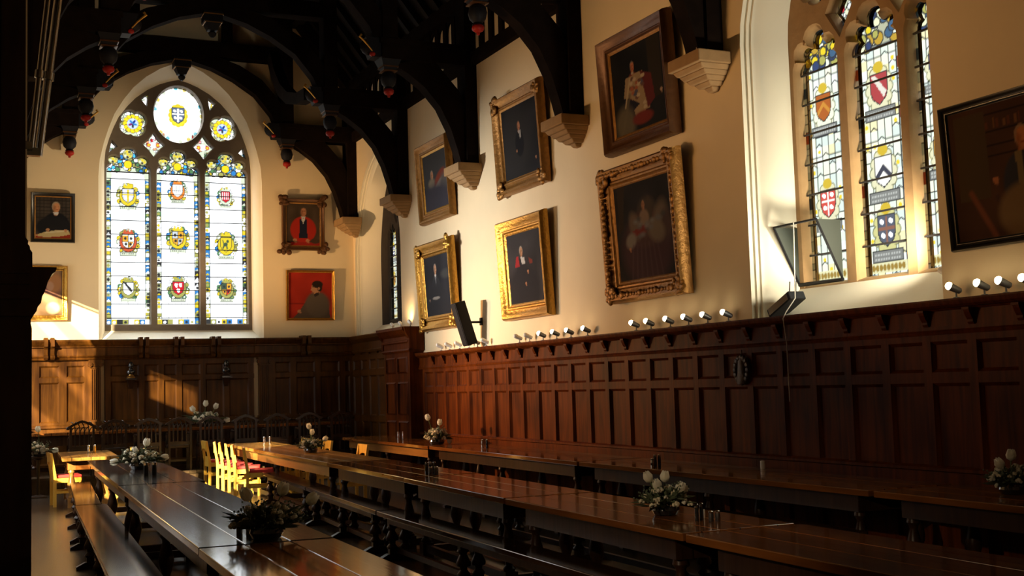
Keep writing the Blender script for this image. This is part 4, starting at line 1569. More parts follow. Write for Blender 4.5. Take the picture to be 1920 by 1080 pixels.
def portrait(name_label, wall, pos, z0, w, h, tilt, fw, depth, mat, paint, orn=None, seed=1, inner=None, group='portraits in gilt frames'):
    """pos along the wall (world x on the end wall, world y on the right wall); z0 bottom edge"""
    if wall == 'R':
        e = empty('portrait', (XR - .01, pos, z0), -PI / 2)
    else:
        e = empty('portrait', (pos, YE - .01, z0), 0)
    e.rotation_euler = (tilt, 0, e.rotation_euler.z)
    tag(e, name_label, 'painting', group)
    pr = [(.012, 0), (0, .012), (0, depth * .45), (fw * .06, depth * .8), (fw * .16, depth), (fw * .30, depth * .92), (fw * .42, depth * .66), (fw * .66, depth * .52), (fw * .74, depth * .62), (fw * .82, depth * .60), (fw * .92, depth * .40), (fw, depth * .36)]
    m = frame_mesh(w, h, pr)
    f = m.build('frame', mat, e, smooth=True)
    if orn:
        ornaments(f, mat, w, h, fw, depth * .85, seed, orn == 'all', .055 if orn == 'all' else .06)
    if inner is not None:
        m = frame_mesh(w - 2 * fw + .06, h - 2 * fw + .06, [(0, depth * .40), (.012, depth * .46), (.03, depth * .42), (.045, depth * .36)])
        for v in range(len(m.v)):
            x, y, z = m.v[v]
            m.v[v] = (x, y, z + fw - .03)
        m.build('gilt_slip', inner, e)
    art = paint(w - 2 * fw + .02, h - 2 * fw + .02)
    art.build('canvas', CANVAS, e, -w / 2 + fw - .01, fw - .01, -depth * .35)
    return e


TL_ = R(3.2)
G1 = 'portraits on the right wall'
portrait('dim double portrait with a white ruff, upper picture nearest the far window', 'R', 19.06, 4.50, 1.50, 1.40, TL_, .20, .13, GILT_DULL, p_ruffled, None, 1, GILT, G1)
portrait('bald man in dark suit, bright ornate gilt frame, lower picture nearest the far window', 'R', 19.07, 2.62, 1.64, 1.53, TL_, .24, .14, GILT, p_bald, 'corner', 2, GILT, G1)
portrait('standing man in black with plain brownish gilt frame, above the man with white bands', 'R', 15.62, 4.48, 1.62, 1.49, TL_, .22, .13, GILT_DULL, p_standing, 'corner', 3, None, G1)
portrait('man with white neck bands and red hood, below the standing man in black', 'R', 15.60, 2.60, 1.58, 1.49, TL_, .22, .13, GILT, p_bands, None, 4, GILT, G1)
portrait('seated man in white ermine robes, dark brown frame, topmost big picture', 'R', 12.27, 4.48, 1.60, 1.47, TL_, .20, .16, GILT_BROWN, p_ermine, None, 5, GILT_DULL, G1)
portrait('wigged man in red and white robes, deeply carved gilt frame, below the ermine portrait', 'R', 12.26, 2.62, 1.78, 1.69, TL_, .25, .15, GILT_DULL, p_wig, 'all', 6, GILT_DULL, G1)
portrait('man in dark jacket before bookshelves, thin black frame right of the near window', 'R', 6.73, 2.64, 1.44, 1.21, TL_, .075, .07, BLACKFRAME, p_jacket, None, 7, None, G1)
G2 = 'portraits on the end wall'
portrait('man in black reading papers, black frame left of the end window', 'E', 1.675, 4.58, .79, .95, R(2), .075, .07, BLACKFRAME, p_reader, None, 8, GILT_DULL, G2)
portrait('brown blurred picture in pale gilt frame, lower left of the end window', 'E', 1.50, 3.10, .88, 1.04, R(2), .10, .08, GILT, p_brown, None, 9, None, G2)
portrait('man in bright red robe, brown scalloped frame, upper right of the end window', 'E', 6.515, 4.53, .90, 1.07, R(2), .09, .08, GILT_BROWN, p_robe, 'corner', 10, GILT_DULL, G2)
portrait('man in profile on a red ground, thin gilt frame lower right of the end window', 'E', 6.645, 3.08, 1.02, 1.04, R(2), .055, .07, GILT, p_profile, None, 11, None, G2)

# ------------------------------------------------------------------ tables and benches
def leg_prof(h):
    return [(.045, 0), (.055, .02), (.03, .05), (.035, .09), (.058, h * .38), (.062, h * .48), (.05, h * .62), (.03, h * .80), (.034, h * .86), (.052, h * .92), (.045, h)]


def turned_leg(parent, x, y, z0, z1, mat, blk=.055, top=.14, foot=.13):
    m = MB()
    m.box(x - blk, x + blk, y - blk, y + blk, z1 - top, z1)
    m.lathe(leg_prof(z1 - top - foot - z0), (x, y, z0 + foot), 14)
    m.box(x - blk, x + blk, y - blk, y + blk, z0, z0 + foot)
    return m.build('leg', mat, parent, smooth=True)


def table(label, A, B, w, top_mat, frame_mat=None, group='long dining tables', H=.75, mid=True, apron_mat=None, nr=True):
    """A = near left corner, B = far left corner of the top; the body lies to the right of A-B"""
    d = Vector((B[0] - A[0], B[1] - A[1]))
    L = d.length
    rz = math.atan2(-d.x, d.y)
    n = Vector((d.y, -d.x)).normalized()
    c = Vector(A) + d / 2 + n * w / 2
    t = empty('dining_table', (c.x, c.y, 0), rz, label, 'table', group)
    fm = frame_mat or FRAMEWOOD
    m = MB()
    for i in range(3):                                        # three boards with fine open joints
        m.box(-w / 2 + w * i / 3 + (.0015 if i else 0), -w / 2 + w * (i + 1) / 3 - (.0015 if i < 2 else 0), -L / 2 + .004, L / 2 - .004, H - .05, H)
    m.box(-w / 2 + .01, w / 2 - .01, -L / 2 + .01, L / 2 - .01, H - .05, H - .012)
    m.build('tabletop', top_mat, t, bevel=.006)
    for s in (-1, 1):
        m = MB(); m.box(s * (w / 2 - .11), s * (w / 2 - .08), -L / 2 + .22, L / 2 - .22, H - .19, H - .05); m.build('apron', apron_mat or fm, t)
    for s in (-1, 1):
        m = MB(); m.box(-w / 2 + .11, w / 2 - .11, s * (L / 2 - .25), s * (L / 2 - .22), H - .19, H - .05); m.build('apron', apron_mat or fm, t)
    ys = [-L / 2 + .27, L / 2 - .27]
    if L > 3.8: ys = [ys[0], 0, ys[1]]
    for y in ys:
        for s in (-1, 1):
            turned_leg(t, s * (w / 2 - .14), y, 0, H - .05, fm)
        m = MB(); m.box(-w / 2 + .14, w / 2 - .14, y - .03, y + .03, .03, .10); m.build('stretcher', fm, t)
    for s in (-1, 1):
        m = MB(); m.box(s * (w / 2 - .14) - .025, s * (w / 2 - .14) + .025, ys[0], ys[-1], .04, .11); m.build('stretcher', fm, t)
    return t


def along(A, B, y):
    k = (y - A[1]) / (B[1] - A[1])
    return (A[0] + (B[0] - A[0]) * k, y)


# left row (lines measured on the floor plan)
LA, LB = (1.12, 2.0), (1.713, 17.99)
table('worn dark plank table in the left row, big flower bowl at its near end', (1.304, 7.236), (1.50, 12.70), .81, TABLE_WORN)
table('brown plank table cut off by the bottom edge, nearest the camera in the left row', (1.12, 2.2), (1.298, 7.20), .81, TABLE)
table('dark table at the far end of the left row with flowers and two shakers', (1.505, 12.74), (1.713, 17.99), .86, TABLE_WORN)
table('small sunlit table beyond the left row, between two beech chairs', (1.46, 19.05), (1.56, 21.3), .80, TABLE_SUNLIT, FRAMEWOOD_LIT, apron_mat=TABLE)
# middle row
MA, MB_ = (3.84, 4.0), (4.36, 21.6)
table('sunlit brown table at the far end of the middle row, beech chairs along its sides', (4.20, 14.55), (4.36, 21.45), .82, TABLE_SUNLIT, FRAMEWOOD, apron_mat=FRAMEWOOD_LIT)
table('brown table in the middle row, second from the far end', (4.105, 11.50), (4.19, 14.51), .80, TABLE)
table('brown table in the middle row bearing a cluster of four shakers', (3.975, 8.78), (4.09, 11.46), .80, TABLE)
table('brown table in the middle row bearing the white tulip bowl and mills', (3.885, 6.05), (3.965, 8.74), .80, TABLE)
table('brown table running out of the bottom right corner', (3.74, 2.2), (3.875, 6.01), .82, TABLE)
# row beside the right wall
table('table with golden lit apron at the far end of the wall row', (6.56, 17.25), (6.64, 22.0), .86, TABLE, FRAMEWOOD, apron_mat=FRAMEWOOD_LIT)
table('dark table in the wall row bearing two small shakers', (6.45, 12.2), (6.56, 17.2), .86, TABLE)
table('dark table in the wall row below the wigged portrait', (6.43, 7.35), (6.45, 12.15), .86, TABLE)
table('dark table in the wall row at the right edge with white flowers', (6.27, 2.6), (6.43, 7.30), .86, TABLE)


def bench(label, A, B, w=.34, H=.45, mat=None, group='long oak benches', foot=True):
    d = Vector((B[0] - A[0], B[1] - A[1]))
    L = d.length
    rz = math.atan2(-d.x, d.y)
    n = Vector((d.y, -d.x)).normalized()
    c = Vector(A) + d / 2 + n * w / 2
    t = empty('bench', (c.x, c.y, 0), rz, label, 'bench', group)
    m = MB(); m.box(-w / 2, w / 2, -L / 2 + .004, L / 2 - .004, H - .045, H); m.build('seat', mat or BENCH, t, bevel=.006)
    k = max(2, int(L / 1.6) + 1)
    ys = [-L / 2 + .28 + (L - .56) * i / (k - 1) for i in range(k)]
    for y in ys:
        for s in (-1, 1):
            turned_leg(t, s * (w / 2 - .07), y, .06, H - .045, FRAMEWOOD, .035, .08, .05)
        m = MB()
        m.prism([(-w / 2 - .06, 0), (w / 2 + .06, 0), (w / 2 + .06, .025), (w / 2 - .02, .065), (-w / 2 + .02, .065), (-w / 2 - .06, .025)], y - .04, y + .04, 'y')
        m.build('foot_rail', FRAMEWOOD, t)
    m = MB(); m.box(-.02, .02, ys[0], ys[-1], .07, .12); m.build('stretcher', FRAMEWOOD, t)
    m = MB(); m.box(-w / 2 + .03, w / 2 - .03, ys[0], ys[-1], H - .10, H - .045); m.build('rail', FRAMEWOOD, t)
    return t


bench('dark bench left of the worn plank table, running out of the bottom edge', (.80, 5.6), (1.225, 14.25))
bench('bench left of the far table in the left row, its end near the beech chair', (1.24, 14.30), (1.485, 18.1), .27)
bench('bench left of the middle row starting beside the nearest beech chair', (3.985, 14.82), (4.19, 18.0), .27)
bench('bench left of the middle row between the two joints of its bright edge', (3.77, 11.40), (3.98, 14.78), .27)
bench('bench with a bright edge left of the middle row, nearest the camera', (3.56, 5.0), (3.765, 11.36), .27)
bench('dark bench between the middle row and the wall row, far part', (6.08, 12.3), (6.16, 17.1), .34)
bench('dark bench between the middle row and the wall row, near part', (6.02, 7.3), (6.08, 12.2), .34)
bench('dark bench right of the worn plank table', (2.30, 7.3), (2.52, 12.6), .34)
bench('dark bench right of the middle row', (5.05, 6.0), (5.22, 12.0), .34)

# high table on the dais
t = empty('high_table', (4.0, 23.25, .27), 0, 'long dark high table on the dais below the end window', 'table')
m = MB(); m.box(-3.05, 3.05, -.38, .38, .70, .755); m.build('tabletop', TABLE, t, bevel=.008)
for s in (-1, 1):
    m = MB(); m.box(-2.9, 2.9, s * .33 - .015, s * .33 + .015, .52, .70); m.build('apron', FRAMEWOOD, t)
for x in (-2.7, -.9, .9, 2.7):
    for s in (-1, 1):
        turned_leg(t, x, s * .28, 0, .70, FRAMEWOOD)
m = MB(); m.box(-2.7, 2.7, -.03, .03, .06, .13); m.build('stretcher', FRAMEWOOD, t)


# ------------------------------------------------------------------ chairs
def make_beech_chair():
    """faces local +y"""
    t = empty('beech_chair')
    w, dp = .42, .40
    for s in (-1, 1):
        m = MB()
        m.strip([(-.20, 0), (-.20, .45), (-.25, .81)], [(-.155, 0), (-.155, .45), (-.215, .81)], s * w / 2 - .022, s * w / 2 + .022, 'x')
        m.build('back_leg', BLONDE, t)
        m = MB(); m.box(s * w / 2 - .02, s * w / 2 + .02, .17, .21, 0, .43); m.build('front_leg', BLONDE, t)
        m = MB(); m.box(s * w / 2 - .012, s * w / 2 + .012, -.17, .19, .36, .43); m.build('seat_rail', BLONDE, t)
        m = MB(); m.box(s * w / 2 - .010, s * w / 2 + .010, -.17, .19, .20, .235); m.build('stretcher', BLONDE, t)
    m = MB()
    m.prism([(-w / 2 + .022, .63), (-.11, .67), (0, .68), (.11, .67), (w / 2 - .022, .63), (w / 2 - .022, .81), (-w / 2 + .022, .81)], -.243, -.218, 'y')
    m.build('top_rail', BLONDE, t)
    m = MB(); m.box(-w / 2, w / 2, -.185, -.16, .43, .53); m.build('lower_back_rail', BLONDE, t)
    m = MB(); m.box(-w / 2, w / 2, .18, .205, .36, .43); m.box(-w / 2, w / 2, -.19, -.165, .36, .43); m.build('seat_rail', BLONDE, t)
    m = MB(); m.box(-w / 2 + .01, w / 2 - .01, -.15, .215, .43, .475); m.build('seat_pad', REDPAD, t, bevel=.015)
    return t


bc = make_beech_chair()
CG = 'beech chairs with red seats'
lab = ['sunlit beech chair at the far end of the row left of the middle table', 'sunlit beech chair second from the far end of the row left of the middle table', 'sunlit beech chair in the centre of the row left of the middle table',
       'beech chair fourth from the far end of the row left of the middle table', 'nearest beech chair left of the middle table, beside the end of a bench']
ys = [21.10, 20.60, 20.02, 19.42, 18.42]
for i, y in enumerate(ys):
    x = along(MA, MB_, y)[0] - .02
    if i == 0:
        c = bc
        c.location, c.rotation_euler = (x, y, 0), (0, 0, -PI / 2 - .22)
        tag(c, lab[0], 'chair', CG)
    else:
        dup(bc, (x, y, 0), -PI / 2 - .22 + .03 * ((i * 7) % 3 - 1), lab[i])
dup(bc, (4.26, 21.72, 0), -PI / 2, 'shaded beech chair standing apart beyond the sunlit row, seen from the side')
for y, lb in ((20.9, 'farthest beech chair right of the middle table, only its back top showing'), (20.2, 'second farthest beech chair right of the middle table, only its back top showing'),
              (19.5, 'third farthest beech chair right of the middle table, only its back top showing'), (17.6, 'beech chair right of the middle table beyond the flowers, pale back top showing')):
    dup(bc, (5.42, y, 0), PI / 2, lb)
dup(bc, (1.56, 19.76, 0), -PI / 2 + .05, 'beech chair with red seat left of the small sunlit table')
dup(bc, (2.42, 20.4, 0), PI / 2, 'beech chair right of the small sunlit table, farther of the two')
dup(bc, (2.50, 19.75, 0), PI / 2 - .1, 'beech chair right of the small sunlit table, nearer of the two with bright red back')


def make_high_chair():
    t = empty('high_chair')
    w = .38
    for s in (-1, 1):
        m = MB(); m.box(s * w / 2 - .02, s * w / 2 + .02, -.24, -.20, 0, .86); m.build('back_leg', EBONY, t)
        m = MB(); m.box(s * w / 2 - .02, s * w / 2 + .02, .18, .22, 0, .44); m.build('front_leg', EBONY, t)
        m = MB(); m.tube([(s * w / 2, -.20, .66), (s * w / 2, .10, .67), (s * w / 2, .20, .64)], .018, 6); m.box(s * w / 2 - .015, s * w / 2 + .015, .14, .17, .44, .66); m.build('armrest', EBONY, t)
    m = MB()
    I, O = [], []
    for k in range(13):
        u = -1 + 2 * k / 12
        z = .82 + .105 * (1 - abs(u) ** 1.35)
        I.append((u * (w / 2 + .035), z))
        O.append((u * (w / 2 + .045), z + .045))
    m.strip(I, O, -.245, -.195)
    for s in (-1, 1):
        m.ball((s * (w / 2 + .045), -.22, .835), .032, .03, .03, 8, 6)
    m.build('crest_rail', EBONY, t)
    m = MB()
    for x in (-.114, -.038, .038, .114):
        m.box(x - .010, x + .010, -.23, -.21, .50, .79)
    for x in (-.19, -.114, -.038, .038, .114):                    # interlaced pointed arches
        pts = [(x, -.22, .72)] + [(x + .076 * (1 - math.cos(th)), -.22, .72 + .13 * math.sin(th)) for th in (.4, .8, 1.2, 1.57)]
        pts2 = [(x + .076, -.22, .72)] + [(x + .076 - .076 * (1 - math.cos(th)), -.22, .80 + .14 * math.sin(th)) for th in (.4, .8, 1.2, 1.57)]
        m.tube(pts, .010, 5)
        m.tube(pts2, .010, 5)
    m.build('arched_splats', EBONY, t)
    m = MB(); m.box(-w / 2, w / 2, -.235, -.205, .46, .52); m.build('lower_back_rail', EBONY, t)
    m = MB(); m.box(-w / 2 - .01, w / 2 + .01, -.21, .235, .40, .46); m.build('seat', EBONY, t, bevel=.01)
    m = MB(); m.box(-w / 2, w / 2, -.015, .015, .15, .19); m.build('stretcher', EBONY, t)
    return t


hc = make_high_chair()
hx = [2.05, 2.61, 3.18, 3.74, 4.30, 4.93, 5.52, 6.15, 6.78]
for i, x in enumerate(hx):
    lb = 'dark arch backed chair at the high table, %s from the left pier' % ORD[i]
    if i == 0:
        hc.location = (x, 22.68, .27)
        tag(hc, lb, 'chair', 'arch backed chairs along the high table')
    else:
        dup(hc, (x, 22.68, .27), random.Random(i).uniform(-.06, .06), lb)


# ------------------------------------------------------------------ flowers
def tulip(parent, base, tip, s, mat, rng):
    m = MB()
    mid = [(b + t) / 2 + rng.uniform(-.015, .015) for b, t in zip(base, tip)]
    m.tube([base, mid, tip], .0035 * s, 5)
    st = m.build('tulip', STEM, parent)
    m = MB()
    d = Vector(tip) - Vector(mid)
    d.normalize()
    rot = Vector((0, 0, 1)).rotation_difference(d).to_matrix()
    for k in range(6):
        th = 2 * PI * k / 6 + rng.uniform(-.1, .1)
        L = []
        for (r, z, hw) in ((.006, 0, .006), (.022, .012, .018), (.028, .032, .020), (.024, .052, .013), (.018, .066, .002)):
            r *= (1.0 if k % 2 else .86)
            o = Vector((r * math.cos(th), r * math.sin(th), z)) * s
            tn = Vector((-math.sin(th), math.cos(th), 0)) * hw * s
            out = Vector((math.cos(th), math.sin(th), 0)) * .006 * s
            L.append([rot @ (o - tn - out) + Vector(tip), rot @ (o) + Vector(tip) + rot @ (out * .4), rot @ (o + tn - out) + Vector(tip)])
        vs = [p for l in L for p in l]
        fs = []
        for i in range(4):
            for j in range(2):
                fs.append((i * 3 + j, i * 3 + j + 1, (i + 1) * 3 + j + 1, (i + 1) * 3 + j))
        m.add(vs, fs)
    m.build('petals', mat, st, smooth=True)


def flowers(label, loc, s, tulips, seed, w=1.0, n_leaf=150, n_bl=26):
    rng = random.Random(seed)
    t = empty('flower_arrangement', loc, 0, label, 'flowers', 'white flower arrangements')
    m = MB(); m.lathe([(.05 * s, 0), (.07 * s, .004), (.085 * s, .03 * s), (.08 * s, .05 * s), (.07 * s, .05 * s)], (0, 0, 0), 14); m.build('bowl', DARKGLASS, t, smooth=True)
    m = MB()
    for i in range(n_leaf):
        th = rng.uniform(0, 2 * PI)
        el = rng.uniform(.05, 1.3)
        L = s * rng.uniform(.07, .17) * (1.15 - .3 * el)
        d = Vector((math.cos(th) * math.cos(el) * w, math.sin(th) * math.cos(el), math.sin(el)))
        p0 = Vector((rng.uniform(-.05, .05) * s * w, rng.uniform(-.04, .04) * s, .04 * s + rng.uniform(0, .03) * s))
        p1 = p0 + d * L
        sd = d.cross(Vector((0, 0, 1)))
        sd = sd.normalized() * rng.uniform(.006, .016) * s if sd.length > 1e-3 else Vector((.01, 0, 0))
        pm = p0 + d * L * .65 + Vector((0, 0, .01 * s))
        dr = Vector((0, 0, -.02 * s * rng.random()))
        m.add([p0, pm - sd, p1 + dr, pm + sd, p0 + d * L * .3 + sd * .3, p0 + d * L * .3 - sd * .3], [(0, 5, 1, 2, 3, 4)])
        if i % 3 == 0:
            for k in range(5):
                q_ = p0 + d * L * (.5 + .12 * k) + Vector((rng.uniform(-.015, .015), rng.uniform(-.015, .015), rng.uniform(0, .02))) * s
                m.ball(q_, .006 * s, n=5, m=4)
    m.build('foliage', LEAF, t)
    for i in range(n_bl):
        th = rng.uniform(0, 2 * PI)
        el = rng.uniform(.05, 1.25)
        rr = s * rng.uniform(.10, .14)
        c = Vector((math.cos(th) * math.cos(el) * rr * w, math.sin(th) * math.cos(el) * rr, .05 * s + math.sin(el) * rr * .85))
        m = MB()
        r_ = s * rng.uniform(.014, .028)
        for k in range(9):
            a1, e1 = rng.uniform(0, 2 * PI), rng.uniform(-.3, 1.5)
            m.ball(c + Vector((math.cos(a1) * math.cos(e1), math.sin(a1) * math.cos(e1), math.sin(e1))) * r_ * .6, r_ * .5, n=6, m=4)
        m.build('blossom', CREAMPETAL if i % 3 else PETAL, t, smooth=True)
    for (x, y, z) in tulips:
        tulip(t, (x * .25 * s, y * .25 * s, .05 * s), (x * s, y * s, z * s), s * 1.05, PETAL, rng)
    return t


flowers('large dim flower bowl with three tulips on the joint of the near left tables', (1.75, 7.42, .75), 1.25, [(-.08, .0, .19), (.085, .05, .20), (.21, .02, .155)], 1, 1.35, 230, 34)
flowers('flower bowl with one tall white tulip on the far left table', (2.06, 15.3, .75), 1.45, [(.05, 0, .19), (-.03, .03, .12), (.17, 0, .08), (-.17, 0, .07)], 2, 1.35, 190, 30)
flowers('spiky flower bowl with a tulip at the sunlit end of the middle row', (4.69, 17.1, .75), 1.25, [(-.01, 0, .27), (.15, .0, .13), (.03, .05, .2)], 3, 1.0, 170, 24)
flowers('white tulip bowl beside the pepper mills near the right', (4.33, 6.94, .75), 1.12, [(-.10, .0, .20), (.01, .02, .19), (.10, .0, .12), (.06, -.05, .13), (-.04, .0, .15)], 4, 1.15, 200, 34)
flowers('small dense white posy on the wall row near the golden lit apron', (6.85, 17.6, .75), 1.45, [(-.09, 0, .26), (.05, .05, .2)], 5, 1.0, 150, 44)
flowers('flower bowl cut by the right edge of the picture', (6.98, 6.45, .75), 1.2, [(.0, .0, .2), (-.08, 0, .16)], 6, 1.2, 180, 34)
flowers('white flowers behind the chair backs on the high table', (4.30, 23.2, 1.025), 1.7, [(-.10, 0, .17), (.02, 0, .22), (.12, 0, .19), (.22, 0, .06)], 7, 1.4, 120, 26)
# plant stand with white tulips close to the left pier
e = empty('flower_stand', (1.28, 21.6, 0), 0, 'tall dark flower stand beside the left pier', 'stand')
m = MB(); m.lathe([(.16, 0), (.16, .02), (.03, .05), (.022, .35), (.03, .62), (.12, .66), (.12, .68)], (0, 0, 0), 16); m.build('pedestal', EBONY, e, smooth=True)
flowers('round white blooms on the tall stand at the left pier', (1.28, 21.6, .68), 1.5, [(.0, 0, .27), (.02, -.02, .07), (.14, 0, .06), (-.08, 0, .12)], 8, .9, 60, 14)


# ------------------------------------------------------------------ salt, pepper and small table things
def shaker(label, x, y, h, r, mat, cap, z=.75, cat='shaker', group='salt and pepper sets', name='shaker'):
    t = empty(name, (x, y, z), 0, label, cat, group)
    m = MB(); m.lathe([(r * .95, 0), (r, .004), (r, h * .5), (r * .92, h * .78)], (0, 0, 0), 14); m.build('body', mat, t, smooth=True)
    m = MB(); m.lathe([(r * .95, h * .78), (r * .98, h * .82), (r * .95, h * .95), (r * .5, h)], (0, 0, 0), 14); m.build('cap', cap, t, smooth=True)
    return t


shaker('dark shaker with chrome cap in front of the far left flowers, left of the pair', 1.955, 14.0, .15, .026, BLACKPLASTIC, CHROME)
shaker('dark shaker with chrome cap in front of the far left flowers, right of the pair', 2.04, 13.98, .15, .026, BLACKPLASTIC, CHROME)
shaker('tall pewter mill left of the large dim flower bowl, outer one', 1.665, 7.80, .125, .020, PEWTER, CHROME, cat='mill')
shaker('tall pewter mill left of the large dim flower bowl, inner one', 1.735, 7.74, .125, .020, PEWTER, CHROME, cat='mill')
shaker('low pewter cup beside the mills at the large dim flower bowl', 1.70, 7.66, .07, .024, PEWTER, PEWTER, cat='cup')
shaker('chrome shaker on the sunlit middle table, left of the pair', 4.70, 20.0, .15, .024, CHROME, CHROME)
shaker('chrome shaker on the sunlit middle table, right of the pair', 4.79, 19.98, .15, .024, CHROME, CHROME)
shaker('chrome shaker before the dark pier on the wall row, left of the pair', 6.92, 19.6, .15, .022, CHROME, CHROME)
shaker('chrome shaker before the dark pier on the wall row, right of the pair', 7.0, 19.58, .15, .022, CHROME, CHROME)
for i, (dx, dy, h, rr) in enumerate(((-.045, .03, .13, .017), (.0, .05, .13, .017), (.035, .02, .13, .017), (-.03, -.04, .085, .022), (.03, -.045, .085, .022))):
    shaker(['dark mill at the left of the middle row cluster', 'dark mill in the centre of the middle row cluster', 'dark mill at the right of the middle row cluster', 'glass shaker in front at the left of the middle row cluster', 'glass shaker in front at the right of the middle row cluster'][i],
           4.45 + dx, 11.6 + dy, h, rr, DARKGLASS if h > .1 else PEWTER, CHROME)
shaker('small chrome shaker on the dark wall row table, left of the pair', 6.885, 15.9, .13, .018, CHROME, CHROME)
shaker('small dark shaker on the dark wall row table, right of the pair', 6.945, 15.87, .13, .020, DARKGLASS, CHROME)
for i, (dx, dy, h, rr) in enumerate(((-.05, 0, .095, .02), (.0, .03, .13, .018), (.045, .02, .13, .018))):
    shaker(['short chrome shaker in the trio under the wigged portrait', 'dark mill in the middle of the trio under the wigged portrait', 'dark mill at the right of the trio under the wigged portrait'][i], 6.62 + dx, 10.75 + dy, h, rr, [CHROME, DARKGLASS, DARKGLASS][i], CHROME)
for i, (x, y, h, rr) in enumerate(((4.285, 6.50, .11, .013), (4.335, 6.52, .11, .013), (4.325, 6.40, .07, .016), (4.362, 6.38, .072, .016))):
    shaker(['tall dark mill beside the white tulip bowl, left one', 'tall dark mill beside the white tulip bowl, right one', 'clear glass shaker before the mills near the tulip bowl, left one', 'clear glass shaker before the mills near the tulip bowl, right one'][i],
           x, y, h, rr, DARKGLASS if h > .1 else PEWTER, CHROME)
m = MB(); m.lathe([(.014, 0), (.016, .02), (.016, .05), (.014, .055)], (0, 0, 0), 12)
o = m.build('tea_light', WHITEMETAL, smooth=True); o.location = (4.41, 6.62, .75)
tag(o, 'small white tea light beside the tulip bowl and mills', 'candle')
shaker('clear glass shaker on the small sunlit table, left of the pair', 1.96, 20.4, .13, .024, CHROME, CHROME)
shaker('brassy shaker on the small sunlit table, right of the pair', 2.05, 20.4, .13, .024, BRASS, CHROME)
m = MB(); m.ball((0, 0, .05), .042, .042, .05, 12, 8)
o = m.build('round_candle', PETAL, smooth=True); o.location = (7.04, 17.55, .75)
tag(o, 'white egg shaped candle right of the dense posy on the wall row', 'candle')
shaker('small pale cup on the wall row near the dark panels', 7.22, 9.75, .08, .025, WHITEMETAL, WHITEMETAL, cat='cup', name='cup')

# ------------------------------------------------------------------ cornice spotlights
def make_spot(lit):
    """body lies along local -x axis tilted up: the lamp faces the hall"""
    t = empty('spotlight')
    m = MB(); m.tube([(.06, 0, -.055), (.06, 0, .0), (.045, 0, .02)], .008, 6); m.lathe([(.028, 0), (.028, .008), (.01, .012)], (.06, 0, -.058), 10); m.build('bracket', GREYMETAL, t)
    m = MB()
    d = Vector((-.82, .30, .42)).normalized()
    p = Vector((.05, 0, .02))
    m.tube([p - d * .055, p - d * .045, p, p + d * .05], [.014, .026, .030, .034], 14)
    m.build('lamp_body', WHITEMETAL if not lit else GREYMETAL, t, smooth=True)
    m = MB()
    c = p + d * .055
    m.ball(c, .033, .033, .033, 12, 8)
    m.build('bulb', BULB if lit else BULB_WHITE, t, smooth=True)
    return t


LAMPS_OFF = [19.02, 18.63, 18.2, 17.8, 17.45, 17.11, 15.89, 15.55]
LAMPS_ON = [15.11, 14.69, 14.27, 13.8, 12.56, 12.22, 11.79, 11.41, 11.03, 10.64, 7.41, 7.11, 6.89, 6.66]
s_off, s_on = make_spot(False), make_spot(True)
for i, y in enumerate(LAMPS_OFF):
    lb = 'unlit white spotlight on the cornice, %s of the six from the dark pier' % ORD[i] if i < 6 else 'unlit white spotlight on the cornice, %s of two beside the lit ones' % ORD[i - 6]
    if i == 0:
        s_off.location = (XR - .14, y, 2.31)
        tag(s_off, lb, 'spotlight', 'unlit cornice spotlights')
    else:
        dup(s_off, (XR - .14, y, 2.31), 0, lb)


def warm_spot(loc, target, energy, size=1.5, blend=1.0, r=.03, col=(1.0, .66, .34)):
    l = bpy.data.lights.new('lamp_light', 'SPOT')
    l.energy = energy
    l.color = col
    l.spot_size = size
    l.spot_blend = blend
    l.shadow_soft_size = r
    o = bpy.data.objects.new('lamp_light', l)
    o.location = loc
    o.rotation_euler = (Vector(target) - Vector(loc)).to_track_quat('-Z', 'Y').to_euler()
    COL.objects.link(o)
    return o


LAMP_W = 40.0
for i, y in enumerate(LAMPS_ON):
    if i < 4:
        lb = 'lit spotlight on the cornice below the pictures, %s of the group of four' % ORD[i]
    elif i < 10:
        lb = 'lit spotlight on the cornice under the wigged portrait, %s of the group of six' % ORD[i - 4]
    else:
        lb = 'glaring lit spotlight under the bookshelf portrait, %s of the group of four' % ORD[i - 10]
    if i == 0:
        s_on.location = (XR - .14, y, 2.31)
        tag(s_on, lb, 'spotlight', 'lit cornice spotlights')
    else:
        dup(s_on, (XR - .14, y, 2.31), 0, lb)
    warm_spot((XR - .26, y, 2.40), (XL, y + 2.5, 5.0), LAMP_W, 1.7)
# an added, unseen lamp behind the camera to brighten the near tables
dup(s_on, (-2.8, 3.0, 3.4), PI, 'added unseen fill spotlight in the passage behind the timber pier', 'added passage lamps')
warm_spot((-2.62, 3.0, 3.5), (3.7, 6.4, .35), 460, .52, r=.06, col=(1.0, .74, .46))
# three lamps on the dais pier glowing against the window reveal
for i, y in enumerate((20.25, 20.75, 21.2)):
    lb = 'tiny lamp on top of the dark pier, %s from the hall side' % ORD[i]
    o = dup(s_off, (XR - .22, y, 2.79), -1.2, lb, 'lamps on the dais pier')
warm_spot((XR - .16, 20.6, 2.85), (XR + .35, 21.2, 3.9), 14, 2.2, r=.05)
warm_spot((XR - .25, 20.9, 2.85), (1.9, YE, 5.0), 1000, .95, r=.05, col=(1.0, .78, .50))
warm_spot((XR - .25, 21.2, 2.85), (6.3, YE, 5.0), 70, 1.2, r=.05, col=(1.0, .60, .25))
